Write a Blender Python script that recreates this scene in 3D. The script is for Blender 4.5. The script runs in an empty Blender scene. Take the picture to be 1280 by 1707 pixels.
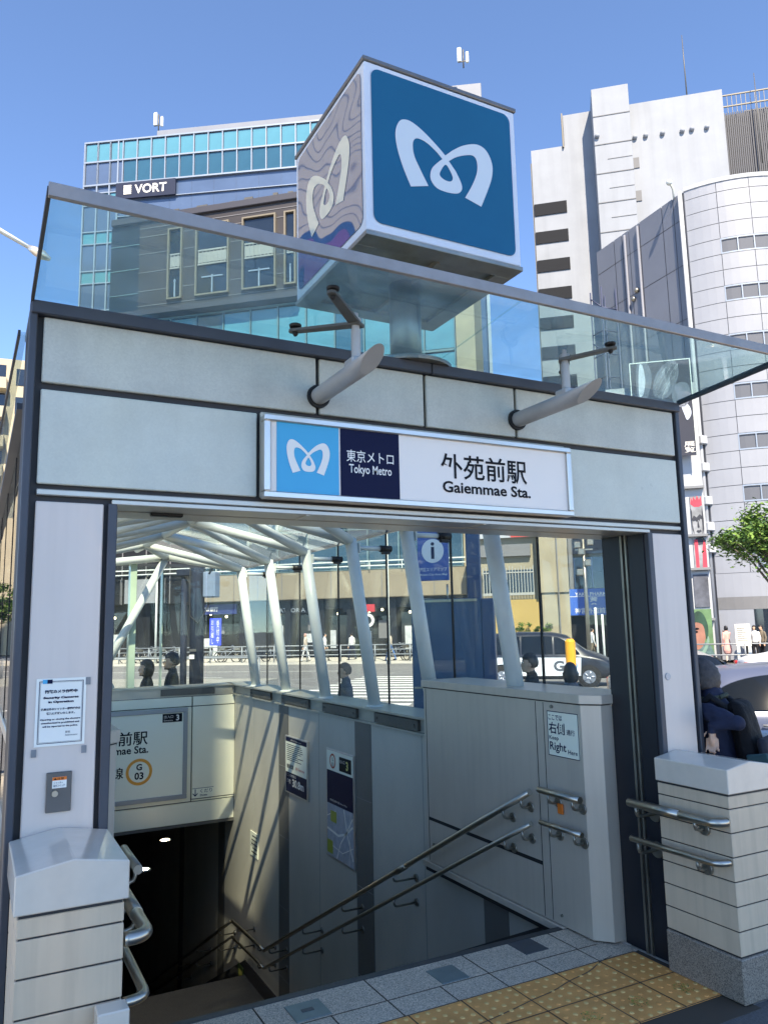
import bpy, bmesh, math, random
import numpy as np
from mathutils import Vector, Matrix
random.seed(7)
SC = bpy.context.scene
COL = SC.collection
R = math.radians
# ---------------------------------------------------------------- camera
CAM_H = 1.83
FPX = 1293.23                      # focal length in pixels of the 1280 px wide photograph
AZ, PITCH, ROLL = R(27.7457), R(8.5608), R(1.1926)
_f = np.array([math.sin(AZ)*math.cos(PITCH), math.cos(AZ)*math.cos(PITCH), math.sin(PITCH)])
_r = np.array([math.cos(AZ), -math.sin(AZ), 0.0])
_d = np.cross(_f, _r)
_c, _s = math.cos(ROLL), math.sin(ROLL)
CR = _c*_r + _s*_d
CD = -_s*_r + _c*_d
CF = _f
cam = bpy.data.cameras.new('Camera')
cam.sensor_fit = 'HORIZONTAL'; cam.sensor_width = 36.0
cam.lens = 36.0*FPX/1280.0
cam.clip_start = 0.05; cam.clip_end = 3000
cam_o = bpy.data.objects.new('Camera', cam); COL.objects.link(cam_o)
cam_o.matrix_world = Matrix(((CR[0], -CD[0], -CF[0], 0), (CR[1], -CD[1], -CF[1], 0),
                             (CR[2], -CD[2], -CF[2], CAM_H), (0, 0, 0, 1)))
SC.camera = cam_o
# ---------------------------------------------------------------- sky, sun, exposure
SUN_AZ, SUN_EL = R(200.4), R(50)
world = bpy.data.worlds.new('World'); SC.world = world; world.use_nodes = True
_nt = world.node_tree; _bg = _nt.nodes['Background']
_sky = _nt.nodes.new('ShaderNodeTexSky'); _sky.sky_type = 'NISHITA'; _sky.sun_disc = False
_sky.sun_elevation = SUN_EL; _sky.sun_rotation = SUN_AZ
_sky.air_density = 1.0; _sky.dust_density = 0.0; _sky.ozone_density = 10.0; _sky.altitude = 3500
_nt.links.new(_sky.outputs[0], _bg.inputs[0]); _bg.inputs[1].default_value = 0.13
sun = bpy.data.lights.new('Sun', 'SUN'); sun.energy = 2.9; sun.angle = R(0.53); sun.color = (1.0, 0.97, 0.94)
sun_o = bpy.data.objects.new('Sun', sun); COL.objects.link(sun_o)
_sd = Vector((math.sin(SUN_AZ)*math.cos(SUN_EL), math.cos(SUN_AZ)*math.cos(SUN_EL), math.sin(SUN_EL)))
sun_o.rotation_euler = _sd.to_track_quat('Z', 'Y').to_euler()
sun_o.location = (-20, -40, 60)
SC.view_settings.view_transform = 'Standard'; SC.view_settings.look = 'None'
SC.view_settings.use_white_balance = True; SC.view_settings.white_balance_temperature = 8200; SC.view_settings.white_balance_tint = 10
SC.view_settings.gamma = 1.0; SC.view_settings.exposure = 1.85
SC.render.engine = 'CYCLES'
SC.cycles.max_bounces = 12; SC.cycles.transparent_max_bounces = 24; SC.cycles.glossy_bounces = 5
SC.cycles.caustics_reflective = False; SC.cycles.caustics_refractive = False
SC.cycles.sample_clamp_indirect = 6.0
SC.cycles.use_denoising = True

# ---------------------------------------------------------------- measuring helpers
def ray(u, v):
    return CR*((u-640)/FPX) + CD*((v-853.5)/FPX) + CF
def fx(u, v, Y):
    """(x, z) of a photo pixel on the plane y = Y"""
    r = ray(u, v); k = Y/r[1]; return r[0]*k, CAM_H + r[2]*k
def wy(u, v, X):
    """(y, z) of a photo pixel on the plane x = X"""
    r = ray(u, v); k = X/r[0]; return r[1]*k, CAM_H + r[2]*k
SA = R(41)                          # the big street runs across this bearing
T = np.array([math.cos(SA), -math.sin(SA), 0]); N = np.array([math.sin(SA), math.cos(SA), 0])
def st(u, v, d):
    """(s, z) of a photo pixel on the street-parallel plane at distance d"""
    r = ray(u, v); k = d/(r @ N); return float((r*k) @ T), CAM_H + float(r[2]*k)
def W(s, d, z=0.0):
    p = s*T + d*N; return (float(p[0]), float(p[1]), z)
ROT_ST = -SA

def lin(r, g, b):
    o = []
    for c in (r, g, b):
        c /= 255.0
        o.append(c/12.92 if c <= .04045 else ((c+.055)/1.055)**2.4)
    return tuple(o)

# ---------------------------------------------------------------- materials
MATS = {}
PAINT_WARMTH = (1.0, 1.0, 1.0)
def mat(name, col, rough=0.5, metal=0.0, var=None, var2=None, bump=None, spec=0.5, coat=0.0, emit=None, ior=None, speck=None, stretch=None, rvar=None, stain=(), streak=None):
    """procedural principled material. var=(scale, amount) value noise; var2 adds blotches; bump=(scale, strength, dist);
    speck=(scale, amount) granite grains"""
    if name in MATS: return MATS[name]
    col = tuple(min(.9, c*k) for c, k in zip(col, PAINT_WARMTH))
    m = bpy.data.materials.new(name); m.use_nodes = True; MATS[name] = m
    nt = m.node_tree; b = nt.nodes['Principled BSDF']; ln = nt.links.new
    if ior: b.inputs['IOR'].default_value = ior
    b.inputs['Roughness'].default_value = rough; b.inputs['Metallic'].default_value = metal
    b.inputs['Specular IOR Level'].default_value = spec
    b.inputs['Coat Weight'].default_value = coat; b.inputs['Coat Roughness'].default_value = 0.03
    b.inputs['Base Color'].default_value = (*col, 1)
    if emit:
        b.inputs['Emission Color'].default_value = (*emit[0], 1); b.inputs['Emission Strength'].default_value = emit[1]
    if var or bump or speck or var2 or rvar or streak:
        tc = nt.nodes.new('ShaderNodeTexCoord'); mp = nt.nodes.new('ShaderNodeMapping')
        ln(tc.outputs['Object'], mp.inputs[0])
        if stretch: mp.inputs['Scale'].default_value = stretch
        cur = None
        def mul(fac_socket, lo, hi, cur, amt_from=(0.3, 0.7)):
            mr = nt.nodes.new('ShaderNodeMapRange'); ln(fac_socket, mr.inputs[0])
            mr.inputs[1].default_value, mr.inputs[2].default_value = amt_from
            mr.inputs[3].default_value, mr.inputs[4].default_value = lo, hi
            mx = nt.nodes.new('ShaderNodeMix'); mx.data_type = 'RGBA'; mx.blend_type = 'MULTIPLY'; mx.inputs[0].default_value = 1
            if cur is None: mx.inputs[6].default_value = (*col, 1)
            else: ln(cur, mx.inputs[6])
            cmb = nt.nodes.new('ShaderNodeCombineColor')
            for i in range(3): ln(mr.outputs[0], cmb.inputs[i])
            ln(cmb.outputs[0], mx.inputs[7]); return mx.outputs[2]
        def noise(sc, det=4, rgh=.55):
            n = nt.nodes.new('ShaderNodeTexNoise'); n.inputs['Scale'].default_value = sc
            n.inputs['Detail'].default_value = det; n.inputs['Roughness'].default_value = rgh
            ln(mp.outputs[0], n.inputs['Vector']); return n.outputs['Fac']
        if var: cur = mul(noise(var[0], 6, .6), 1-var[1], 1+var[1]*.4, cur)
        if var2: cur = mul(noise(var2[0], 3, .5), 1-var2[1], 1.0, cur, (0.35, 0.5))
        if speck:
            v = nt.nodes.new('ShaderNodeTexVoronoi'); v.inputs['Scale'].default_value = speck[0]
            ln(mp.outputs[0], v.inputs['Vector'])
            sp = nt.nodes.new('ShaderNodeSeparateColor'); ln(v.outputs['Color'], sp.inputs[0])
            cur = mul(sp.outputs[0], 1-speck[1], 1+speck[1], cur, (0, 1))
        if streak:                        # rain streaks running down
            m3 = nt.nodes.new('ShaderNodeMapping'); ln(tc.outputs['Object'], m3.inputs[0]); m3.inputs['Scale'].default_value = (streak[0], streak[0], streak[0]*.06)
            n3 = nt.nodes.new('ShaderNodeTexNoise'); n3.inputs['Scale'].default_value = 1; n3.inputs['Detail'].default_value = 5; ln(m3.outputs[0], n3.inputs['Vector'])
            cur = mul(n3.outputs['Fac'], 1-streak[1], 1.0, cur, (.32, .55))
        for c_, r_, a_ in stain:          # smudges of soot where the metal is touched by brackets and joints
            vd = nt.nodes.new('ShaderNodeVectorMath'); vd.operation = 'DISTANCE'; ln(tc.outputs['Object'], vd.inputs[0]); vd.inputs[1].default_value = c_
            mr = nt.nodes.new('ShaderNodeMapRange'); ln(vd.outputs['Value'], mr.inputs[0]); mr.inputs[1].default_value = 0; mr.inputs[2].default_value = r_
            mr.inputs[3].default_value = 1.0; mr.inputs[4].default_value = 0.0; mr.interpolation_type = 'SMOOTHSTEP'
            nz = nt.nodes.new('ShaderNodeMapRange'); ln(noise(9, 6, .7), nz.inputs[0]); nz.inputs[1].default_value = .3; nz.inputs[2].default_value = .65
            m_ = nt.nodes.new('ShaderNodeMath'); m_.operation = 'MULTIPLY'; ln(mr.outputs[0], m_.inputs[0]); ln(nz.outputs[0], m_.inputs[1])
            cur = mul(m_.outputs[0], 1.0, 1-a_, cur, (0, 1))
        if cur is not None: ln(cur, b.inputs['Base Color'])
        if rvar:
            mr = nt.nodes.new('ShaderNodeMapRange'); ln(noise(rvar[0]), mr.inputs[0])
            mr.inputs[1].default_value, mr.inputs[2].default_value = .3, .7
            mr.inputs[3].default_value, mr.inputs[4].default_value = max(0, rough-rvar[1]), min(1, rough+rvar[1])
            ln(mr.outputs[0], b.inputs['Roughness'])
        if bump:
            bp = nt.nodes.new('ShaderNodeBump'); bp.inputs['Strength'].default_value = bump[1]
            bp.inputs['Distance'].default_value = bump[2] if len(bump) > 2 else 0.01
            ln(noise(bump[0], bump[3] if len(bump) > 3 else 4), bp.inputs['Height']); ln(bp.outputs[0], b.inputs['Normal'])
    return m

def glass(name, tint, dust=0.06, gl=1.0, dustcol=(.55, .6, .6), wave=None, ior=1.5):
    """thin architectural glass: fresnel mix of clear tint and mirror, with a film of dust"""
    if name in MATS: return MATS[name]
    m = bpy.data.materials.new(name); m.use_nodes = True; MATS[name] = m
    nt = m.node_tree; nt.nodes.clear(); ln = nt.links.new; nn = nt.nodes.new
    out = nn('ShaderNodeOutputMaterial'); tr = nn('ShaderNodeBsdfTransparent'); tr.inputs[0].default_value = (*tint, 1)
    g = nn('ShaderNodeBsdfGlossy'); g.inputs['Roughness'].default_value = 0.0; g.inputs[0].default_value = (.95*gl, .95*gl, .95*gl, 1)
    ge = nn('ShaderNodeNewGeometry'); dt = nn('ShaderNodeVectorMath'); dt.operation = 'DOT_PRODUCT'
    ln(ge.outputs['Normal'], dt.inputs[0]); ln(ge.outputs['Incoming'], dt.inputs[1])
    def mth(op, a, b=None):
        n_ = nn('ShaderNodeMath'); n_.operation = op
        for i_, q_ in enumerate((a, b)):
            if q_ is None: continue
            if isinstance(q_, (int, float)): n_.inputs[i_].default_value = q_
            else: ln(q_, n_.inputs[i_])
        return n_.outputs[0]
    om = mth('SUBTRACT', 1.0, mth('ABSOLUTE', dt.outputs['Value']))
    frs = mth('ADD', mth('MULTIPLY', mth('POWER', om, 5.0), .80), .035)
    mx = nn('ShaderNodeMixShader'); ln(frs, mx.inputs[0]); ln(tr.outputs[0], mx.inputs[1]); ln(g.outputs[0], mx.inputs[2])
    df = nn('ShaderNodeBsdfDiffuse'); df.inputs[0].default_value = (*dustcol, 1)
    tl = nn('ShaderNodeBsdfTranslucent'); tl.inputs[0].default_value = (*dustcol, 1)
    ad = nn('ShaderNodeMixShader'); ad.inputs[0].default_value = .5; ln(df.outputs[0], ad.inputs[1]); ln(tl.outputs[0], ad.inputs[2])
    tc = nn('ShaderNodeTexCoord'); mp = nn('ShaderNodeMapping'); ln(tc.outputs['Object'], mp.inputs[0]); mp.inputs['Scale'].default_value = (3, 3, .8)
    no = nn('ShaderNodeTexNoise'); no.inputs['Scale'].default_value = 2.2; no.inputs['Detail'].default_value = 7; ln(mp.outputs[0], no.inputs['Vector'])
    mr = nn('ShaderNodeMapRange'); ln(no.outputs['Fac'], mr.inputs[0]); mr.inputs[1].default_value = .35; mr.inputs[2].default_value = .75
    mr.inputs[3].default_value = dust*.6; mr.inputs[4].default_value = dust*1.8
    m2 = nn('ShaderNodeMixShader'); ln(mr.outputs[0], m2.inputs[0]); ln(mx.outputs[0], m2.inputs[1]); ln(ad.outputs[0], m2.inputs[2])
    if wave:
        n2 = nn('ShaderNodeTexNoise'); n2.inputs['Scale'].default_value = wave[0]; ln(tc.outputs['Object'], n2.inputs['Vector'])
        bp = nn('ShaderNodeBump'); bp.inputs['Strength'].default_value = wave[1]; bp.inputs['Distance'].default_value = .02
        ln(n2.outputs['Fac'], bp.inputs['Height']); ln(bp.outputs[0], g.inputs['Normal'])
    ln(m2.outputs[0], out.inputs[0])
    return m

# entrance
PAINT_WARMTH = (1.11, 1.0, .86)
PANEL = mat('enamel_panel', lin(196, 206, 204), .38, streak=(9, .03), var=(3.2, .10), var2=(.9, .05), speck=(130, .03), bump=(1.2, .05), rvar=(3, .12), stain=(((-.90, 0, -.66), .17, .42), ((-1.74, 0, -.6), .12, .2), ((1.74, 0, -.8), .15, .2)))
COLPANEL = mat('column_panel', lin(212, 206, 206), .35, streak=(18, .05), var=(1.2, .05), bump=(1.0, .04))
PANELDIRT = mat('stained_panel', lin(188, 196, 195), .4, streak=(11, .05), var=(3.5, .15), var2=(1.3, .10), speck=(130, .05), bump=(1.2, .05), stain=(((-.72, 0, -.35), .36, .45), ((.47, 0, -.34), .30, .3), ((-1.72, 0, -.25), .12, .25)))
FRAME = mat('slate_frame', lin(66, 73, 86), .45, .2, var=(5, .15))
DARK = mat('dark_joint', lin(48, 49, 54), .6, var=(8, .3))
NAVYM = mat('navy_metal', lin(52, 60, 78), .38, .25, var=(4, .12))
JAMB = mat('jamb_metal', lin(34, 38, 48), .36, .2, var=(3, .10), bump=(2, .03))
BLACK = mat('black_rubber', lin(22, 22, 24), .7)
BLACKM = mat('black_iron', lin(40, 40, 42), .45, .4)
STEEL = mat('brushed_steel', lin(176, 177, 174), .3, 1.0)
STEELD = mat('dull_steel', lin(150, 152, 150), .4, .9, var=(7, .2), rvar=(9, .12))
ALU = mat('aluminium', lin(205, 208, 212), .3, .75, var=(6, .06))
FASCIA = mat('canopy_fascia', lin(150, 148, 150), .4, .6, var=(11, .14))
FASCIAE = mat('canopy_end', lin(60, 64, 70), .5, .3, var=(6, .2))
WHITEP = mat('white_paint', lin(202, 216, 224), .35, var=(6, .08), bump=(30, .02))
SOFFIT = mat('soffit_metal', lin(186, 188, 188), .32, .45, var=(3, .12))
CONSOLE = mat('console_metal', lin(194, 190, 184), .38, .25, streak=(20, .06), var=(2.5, .05), bump=(2, .03))
WALLT = mat('stair_wall', lin(190, 192, 188), .5, var=(1.6, .12), var2=(.7, .10), bump=(25, .06), stretch=(1, 1, .5))
WALLS = mat('stair_wall_stripe', lin(108, 110, 110), .5, var=(2.5, .12))
SILLM = mat('sill_metal', lin(176, 180, 178), .35, .4, var=(4, .12))
IRON = mat('grey_iron', lin(95, 97, 97), .5, .4, var=(8, .15))
ENDP = mat('end_panel', lin(236, 240, 230), .4, var=(1.5, .05))
STAIRST = mat('stair_stone', lin(92, 92, 90), .7, var=(3, .15), speck=(160, .2))
DARKST = mat('dark_skirting', lin(58, 60, 64), .5, var=(4, .15))
CEIL = mat('tunnel_ceiling', lin(90, 92, 92), .7)
GRAN = mat('granite_paving', lin(192, 182, 171), .6, var=(3, .12), speck=(230, .5), bump=(180, .15, .002))
GRAND = mat('granite_base', lin(138, 131, 124), .5, speck=(260, .55), var=(5, .1))
TACT = mat('tactile_yellow', lin(240, 166, 98), .65, var=(7, .18), var2=(2.2, .10), bump=(90, .12, .003))
TACTJ = mat('paving_joint', lin(74, 66, 58), .9)
TACTD = mat('tactile_dot', lin(250, 190, 124), .6, var=(30, .25))
ASPH = mat('near_asphalt', lin(92, 93, 97), .85, var=(2, .15), speck=(220, .25), bump=(120, .2, .003))
STONE = mat('stone_cladding', lin(212, 195, 175), .6, streak=(26, .10), var=(5, .06), var2=(2, .05), bump=(60, .05, .002))
CAPST = mat('cap_stone', lin(216, 210, 203), .18, var=(9, .07), var2=(2.5, .05), coat=.25)
GLASS_C = glass('canopy_glass', (.78, .92, .91), .10, wave=(2.5, .10), dustcol=(.66, .84, .83))
GLASS_W = glass('wall_glass', (.86, .92, .91), .02, .75, wave=(1.2, .06))  # dust film, raised to stand for the haze of layered reflections too
GLASS_R = glass('roof_glass', (.84, .90, .88), .05)
GLASSFIN = mat('glass_edge', lin(168, 196, 184), .25, var=(3, .1))
SIGNW = mat('sign_white', lin(232, 232, 236), .35, spec=.3)
SIGNP = mat('sign_pale', lin(238, 243, 236), .35, spec=.3)
LBLUE = mat('logo_light_blue', lin(50, 172, 228), .4, spec=.2)
NAVY = mat('sign_navy', lin(14, 22, 60), .45, spec=.12)
INK = mat('ink_black', lin(20, 20, 26), .5, spec=.15)
INKN = mat('ink_navy', lin(26, 34, 70), .5, spec=.15)
PAPER = mat('paper_white', lin(238, 240, 243), .5)
ORANGE = mat('orange_label', lin(230, 120, 40), .5)
ORING = mat('line_ring_orange', lin(226, 160, 60), .4)
MARKW = mat('sign_mark_white', lin(226, 232, 238), .4)
PAINT_WARMTH = (1.0, 1.0, 1.0)

# ---------------------------------------------------------------- building blocks
def setp(o, label=None, cat=None, group=None, kind=None):
    if label: o['label'] = label
    if cat: o['category'] = cat
    if group: o['group'] = group
    if kind: o['kind'] = kind
    return o
def thing(name, label, cat, loc=(0, 0, 0), rz=0.0, group=None):
    o = bpy.data.objects.new(name, None); COL.objects.link(o); o.empty_display_size = .2
    o.location = loc; o.rotation_euler = (0, 0, rz)
    return setp(o, label, cat, group)
LOCAL = set()
def root_of(o):
    while o.parent: o = o.parent
    return o
class MB:
    def __init__(s): s.bm = bmesh.new(); s.mats = []
    def _mi(s, m):
        if m is None: return 0
        if m not in s.mats: s.mats.append(m)
        return s.mats.index(m)
    def box(s, x0, x1, y0, y1, z0, z1, bev=0.0, m=None, seg=1):
        g = bmesh.ops.create_cube(s.bm, size=1.0); vs = g['verts']
        for v in vs:
            v.co = Vector(((x0+x1)/2 + v.co.x*(x1-x0), (y0+y1)/2 + v.co.y*(y1-y0), (z0+z1)/2 + v.co.z*(z1-z0)))
        fs = set(f for v in vs for f in v.link_faces)
        if m is not None:
            i = s._mi(m)
            for f in fs: f.material_index = i
        if bev > 0:
            es = list(set(e for v in vs for e in v.link_edges))
            bmesh.ops.bevel(s.bm, geom=es, offset=bev, segments=seg, affect='EDGES', profile=.5)
        return s
    def prism(s, pts, a, b, axis='z', m=None, bev=0.0):
        """extrude a polygon (2D points) along axis from a to b"""
        def P(p, h):
            return {'z': (p[0], p[1], h), 'y': (p[0], h, p[1]), 'x': (h, p[0], p[1])}[axis]
        lo = [s.bm.verts.new(P(p, a)) for p in pts]; hi = [s.bm.verts.new(P(p, b)) for p in pts]
        n = len(pts); fs = [s.bm.faces.new(lo[::-1]), s.bm.faces.new(hi)]
        for i in range(n): fs.append(s.bm.faces.new((lo[i], lo[(i+1) % n], hi[(i+1) % n], hi[i])))
        if m is not None:
            for f in fs: f.material_index = s._mi(m)
        if bev > 0:
            bmesh.ops.bevel(s.bm, geom=list(set(e for f in fs for e in f.edges)), offset=bev, segments=1, affect='EDGES')
        return s
    def tube(s, pts, r, seg=12, cap=True, m=None):
        """tube through points with per-point radii"""
        pts = [Vector(p) for p in pts]; n = len(pts)
        rs = r if isinstance(r, (list, tuple)) else [r]*n
        rings = []; prev = None
        for i, p in enumerate(pts):
            if i == 0: d = pts[1]-pts[0]
            elif i == n-1: d = pts[-1]-pts[-2]
            else: d = (pts[i+1]-p).normalized() + (p-pts[i-1]).normalized()
            d.normalize()
            if prev is None:
                u = d.orthogonal().normalized()
            else:
                u = prev - d*prev.dot(d)
                u = u.normalized() if u.length > 1e-6 else d.orthogonal().normalized()
            prev = u; w = d.cross(u)
            k = 1.0
            if 0 < i < n-1:
                ca = (pts[i+1]-p).normalized().dot((p-pts[i-1]).normalized()); k = 1/max(.6, math.sqrt(max(.01, (1+ca)/2)))
            rings.append([s.bm.verts.new(p + (u*math.cos(2*math.pi*j/seg) + w*math.sin(2*math.pi*j/seg))*rs[i]*(k if 0 < i < n-1 else 1)) for j in range(seg)])
        fs = []
        for a, b in zip(rings, rings[1:]):
            for j in range(seg):
                f = s.bm.faces.new((a[j], a[(j+1) % seg], b[(j+1) % seg], b[j])); f.smooth = True; fs.append(f)
        if cap:
            fs.append(s.bm.faces.new(rings[0][::-1])); fs.append(s.bm.faces.new(rings[-1]))
        if m is not None:
            for f in fs: f.material_index = s._mi(m)
        return s
    def ball(s, c, r, seg=12, sc=(1, 1, 1), m=None):
        g = bmesh.ops.create_uvsphere(s.bm, u_segments=seg, v_segments=max(6, seg*2//3), radius=1)
        for v in g['verts']: v.co = Vector((c[0]+v.co.x*r*sc[0], c[1]+v.co.y*r*sc[1], c[2]+v.co.z*r*sc[2]))
        fs = set(f for v in g['verts'] for f in v.link_faces)
        for f in fs:
            f.smooth = True
            if m is not None: f.material_index = s._mi(m)
        return s
    def quad(s, a, b, c, d, m=None):
        f = s.bm.faces.new([s.bm.verts.new(p) for p in (a, b, c, d)])
        if m is not None: f.material_index = s._mi(m)
        return s
    def lathe(s, c, prof, seg=20, axis='z', m=None):
        """prof: list of (r, h) along axis from c"""
        rings = []
        for r, h in prof:
            ring = []
            for j in range(seg):
                a = 2*math.pi*j/seg; x, y = r*math.cos(a), r*math.sin(a)
                q = {'z': (x, y, h), 'y': (x, h, y), 'x': (h, x, y)}[axis]
                ring.append(s.bm.verts.new((c[0]+q[0], c[1]+q[1], c[2]+q[2])))
            rings.append(ring)
        fs = []
        for a, b in zip(rings, rings[1:]):
            for j in range(seg):
                f = s.bm.faces.new((a[j], a[(j+1) % seg], b[(j+1) % seg], b[j])); fs.append(f)
        fs.append(s.bm.faces.new(rings[0][::-1])); fs.append(s.bm.faces.new(rings[-1]))
        if m is not None:
            for f in fs: f.material_index = s._mi(m)
        return s
    def build(s, name, m=None, parent=None, loc=None, smooth=False, rz=0.0):
        bmesh.ops.recalc_face_normals(s.bm, faces=s.bm.faces)
        me = bpy.data.meshes.new(name)
        off = Vector((0, 0, 0))
        if parent is not None:
            rt = root_of(parent)
            if rt not in LOCAL: off = Vector(rt.location)
        elif loc is not None and rz == 0.0: off = Vector(loc)
        if off.length > 0: bmesh.ops.translate(s.bm, verts=s.bm.verts, vec=-off)
        if smooth:
            for f in s.bm.faces: f.smooth = True
        s.bm.to_mesh(me); s.bm.free()
        o = bpy.data.objects.new(name, me); COL.objects.link(o)
        if s.mats:
            for q in s.mats: me.materials.append(q)
        elif m: me.materials.append(m)
        if parent is not None: o.parent = parent
        elif loc is not None: o.location = loc; o.rotation_euler = (0, 0, rz)
        return o
def struct(name, mb, m=None, **k): return setp(mb.build(name, m, **k), kind='structure')
def copy_thing(src, loc, rz=None, label=None, group=None):
    r = src.copy(); COL.objects.link(r); r.location = loc
    if rz is not None: r.rotation_euler = (0, 0, rz)
    if label: r['label'] = label
    if group: r['group'] = group
    for c in src.children:
        k = c.copy(); COL.objects.link(k); k.parent = r
        for g in c.children:
            q = g.copy(); COL.objects.link(q); q.parent = k
    return r

# lettering: the font Blender carries with it, turned into a mesh
def text(body, m, parent, o, xd, yd, w=None, h=None, align='L', bold=0.0, name='lettering', space=1.0, depth=.0012):
    """lay text with its lower left corner (or centre, right) at o; xd, yd are unit directions; fit to width w and height h"""
    cu = bpy.data.curves.new(name, 'FONT'); cu.body = body; cu.resolution_u = 3
    cu.offset = bold; cu.space_character = space; cu.space_line = 1.05
    tmp = bpy.data.objects.new('tmp_text', cu); COL.objects.link(tmp)
    bpy.context.view_layer.update()
    me = bpy.data.meshes.new_from_object(tmp.evaluated_get(bpy.context.evaluated_depsgraph_get()))
    bpy.data.objects.remove(tmp); bpy.data.curves.remove(cu)
    if not len(me.vertices): return None
    xs = [v.co.x for v in me.vertices]; ys = [v.co.y for v in me.vertices]
    x0, x1, y0, y1 = min(xs), max(xs), min(ys), max(ys)
    sx = w/(x1-x0) if w else None; sy = h/(y1-y0) if h else None
    if sx is None: sx = sy
    if sy is None: sy = sx
    W_ = (x1-x0)*sx
    ax = {'L': 0, 'C': -W_/2, 'R': -W_}[align]
    xd, yd = Vector(xd), Vector(yd); nd = xd.cross(yd); o = Vector(o)
    off = Vector((0, 0, 0)); rt = root_of(parent)
    if rt not in LOCAL: off = Vector(rt.location)
    for v in me.vertices:
        v.co = o + xd*((v.co.x-x0)*sx+ax) + yd*((v.co.y-y0)*sy) + nd*depth - off
    me.name = name; me.materials.clear(); me.materials.append(m)
    ob = bpy.data.objects.new(name, me); COL.objects.link(ob); ob.parent = parent
    return ob
def catmull(P, n=5, closed=False):
    out = []
    m = len(P)
    for i in range(m if closed else m-1):
        p0 = P[(i-1) % m] if closed or i > 0 else P[i]; p1 = P[i]; p2 = P[(i+1) % m]
        p3 = P[(i+2) % m] if closed or i+2 < m else p2
        for k in range(n):
            t = k/n
            out.append(tuple(.5*((2*p1[j]) + (-p0[j]+p2[j])*t + (2*p0[j]-5*p1[j]+4*p2[j]-p3[j])*t*t + (-p0[j]+3*p1[j]-3*p2[j]+p3[j])*t**3) for j in range(len(p1))))
    if not closed: out.append(tuple(P[-1]))
    return out
def shape2d(loops, m, parent, o, xd, yd, sx, sy, name, depth=.0015):
    """filled flat shape (outer loop and holes) given in 0..1 coordinates"""
    cu = bpy.data.curves.new(name, 'CURVE'); cu.dimensions = '2D'; cu.fill_mode = 'BOTH'
    for L in loops:
        sp = cu.splines.new('POLY'); sp.points.add(len(L)-1); sp.use_cyclic_u = True
        for p, q in zip(sp.points, L): p.co = (q[0], q[1], 0, 1)
    tmp = bpy.data.objects.new('tmp_shape', cu); COL.objects.link(tmp)
    bpy.context.view_layer.update()
    me = bpy.data.meshes.new_from_object(tmp.evaluated_get(bpy.context.evaluated_depsgraph_get()))
    bpy.data.objects.remove(tmp); bpy.data.curves.remove(cu)
    xd, yd = Vector(xd), Vector(yd); nd = xd.cross(yd); o = Vector(o)
    off = Vector((0, 0, 0)); rt = root_of(parent)
    if rt not in LOCAL: off = Vector(rt.location)
    for v in me.vertices: v.co = o + xd*v.co.x*sx + yd*v.co.y*sy + nd*depth - off
    me.name = name; me.materials.clear(); me.materials.append(m)
    ob = bpy.data.objects.new(name, me); COL.objects.link(ob); ob.parent = parent
    return ob
LOGO_OUT = (catmull([(.248,.288),(.194,.412),(.159,.535),(.155,.63),(.182,.699),(.221,.723),(.272,.719),(.349,.68),(.44,.613),(.497,.564)])
    + catmull([(.549,.613),(.633,.673),(.733,.71),(.803,.688),(.844,.609),(.84,.518),(.807,.421),(.748,.284)])
    + catmull([(.63,.315),(.687,.416),(.726,.514),(.728,.591),(.701,.622),(.645,.609),(.575,.575),(.521,.533)])
    + catmull([(.571,.474),(.607,.402),(.606,.358),(.573,.328),(.5,.317),(.43,.326),(.393,.361),(.385,.401),(.402,.455),(.451,.511),(.475,.533)])
    + catmull([(.44,.566),(.38,.605),(.328,.622),(.289,.616),(.27,.577),(.277,.501),(.316,.42),(.37,.324)]))
LOGO_HOLE = catmull([(.497,.502),(.53,.464),(.545,.424),(.528,.397),(.487,.396),(.454,.416),(.459,.448)], closed=True)
def rrect(r, n=6, asp=1.0):
    out = []
    for cx, cy, a0 in ((1-r, 1-r*asp, 0), (r, 1-r*asp, 90), (r, r*asp, 180), (1-r, r*asp, 270)):
        for k in range(n+1):
            a = R(a0+90*k/n); out.append((cx+r*math.cos(a), cy+r*asp*math.sin(a)))
    return out
def circle(n=32): return [(.5+.5*math.cos(2*math.pi*i/n), .5+.5*math.sin(2*math.pi*i/n)) for i in range(n)]
X_, Y_, Z_ = (1, 0, 0), (0, 1, 0), (0, 0, 1)
NY = (0, -1, 0)

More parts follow.
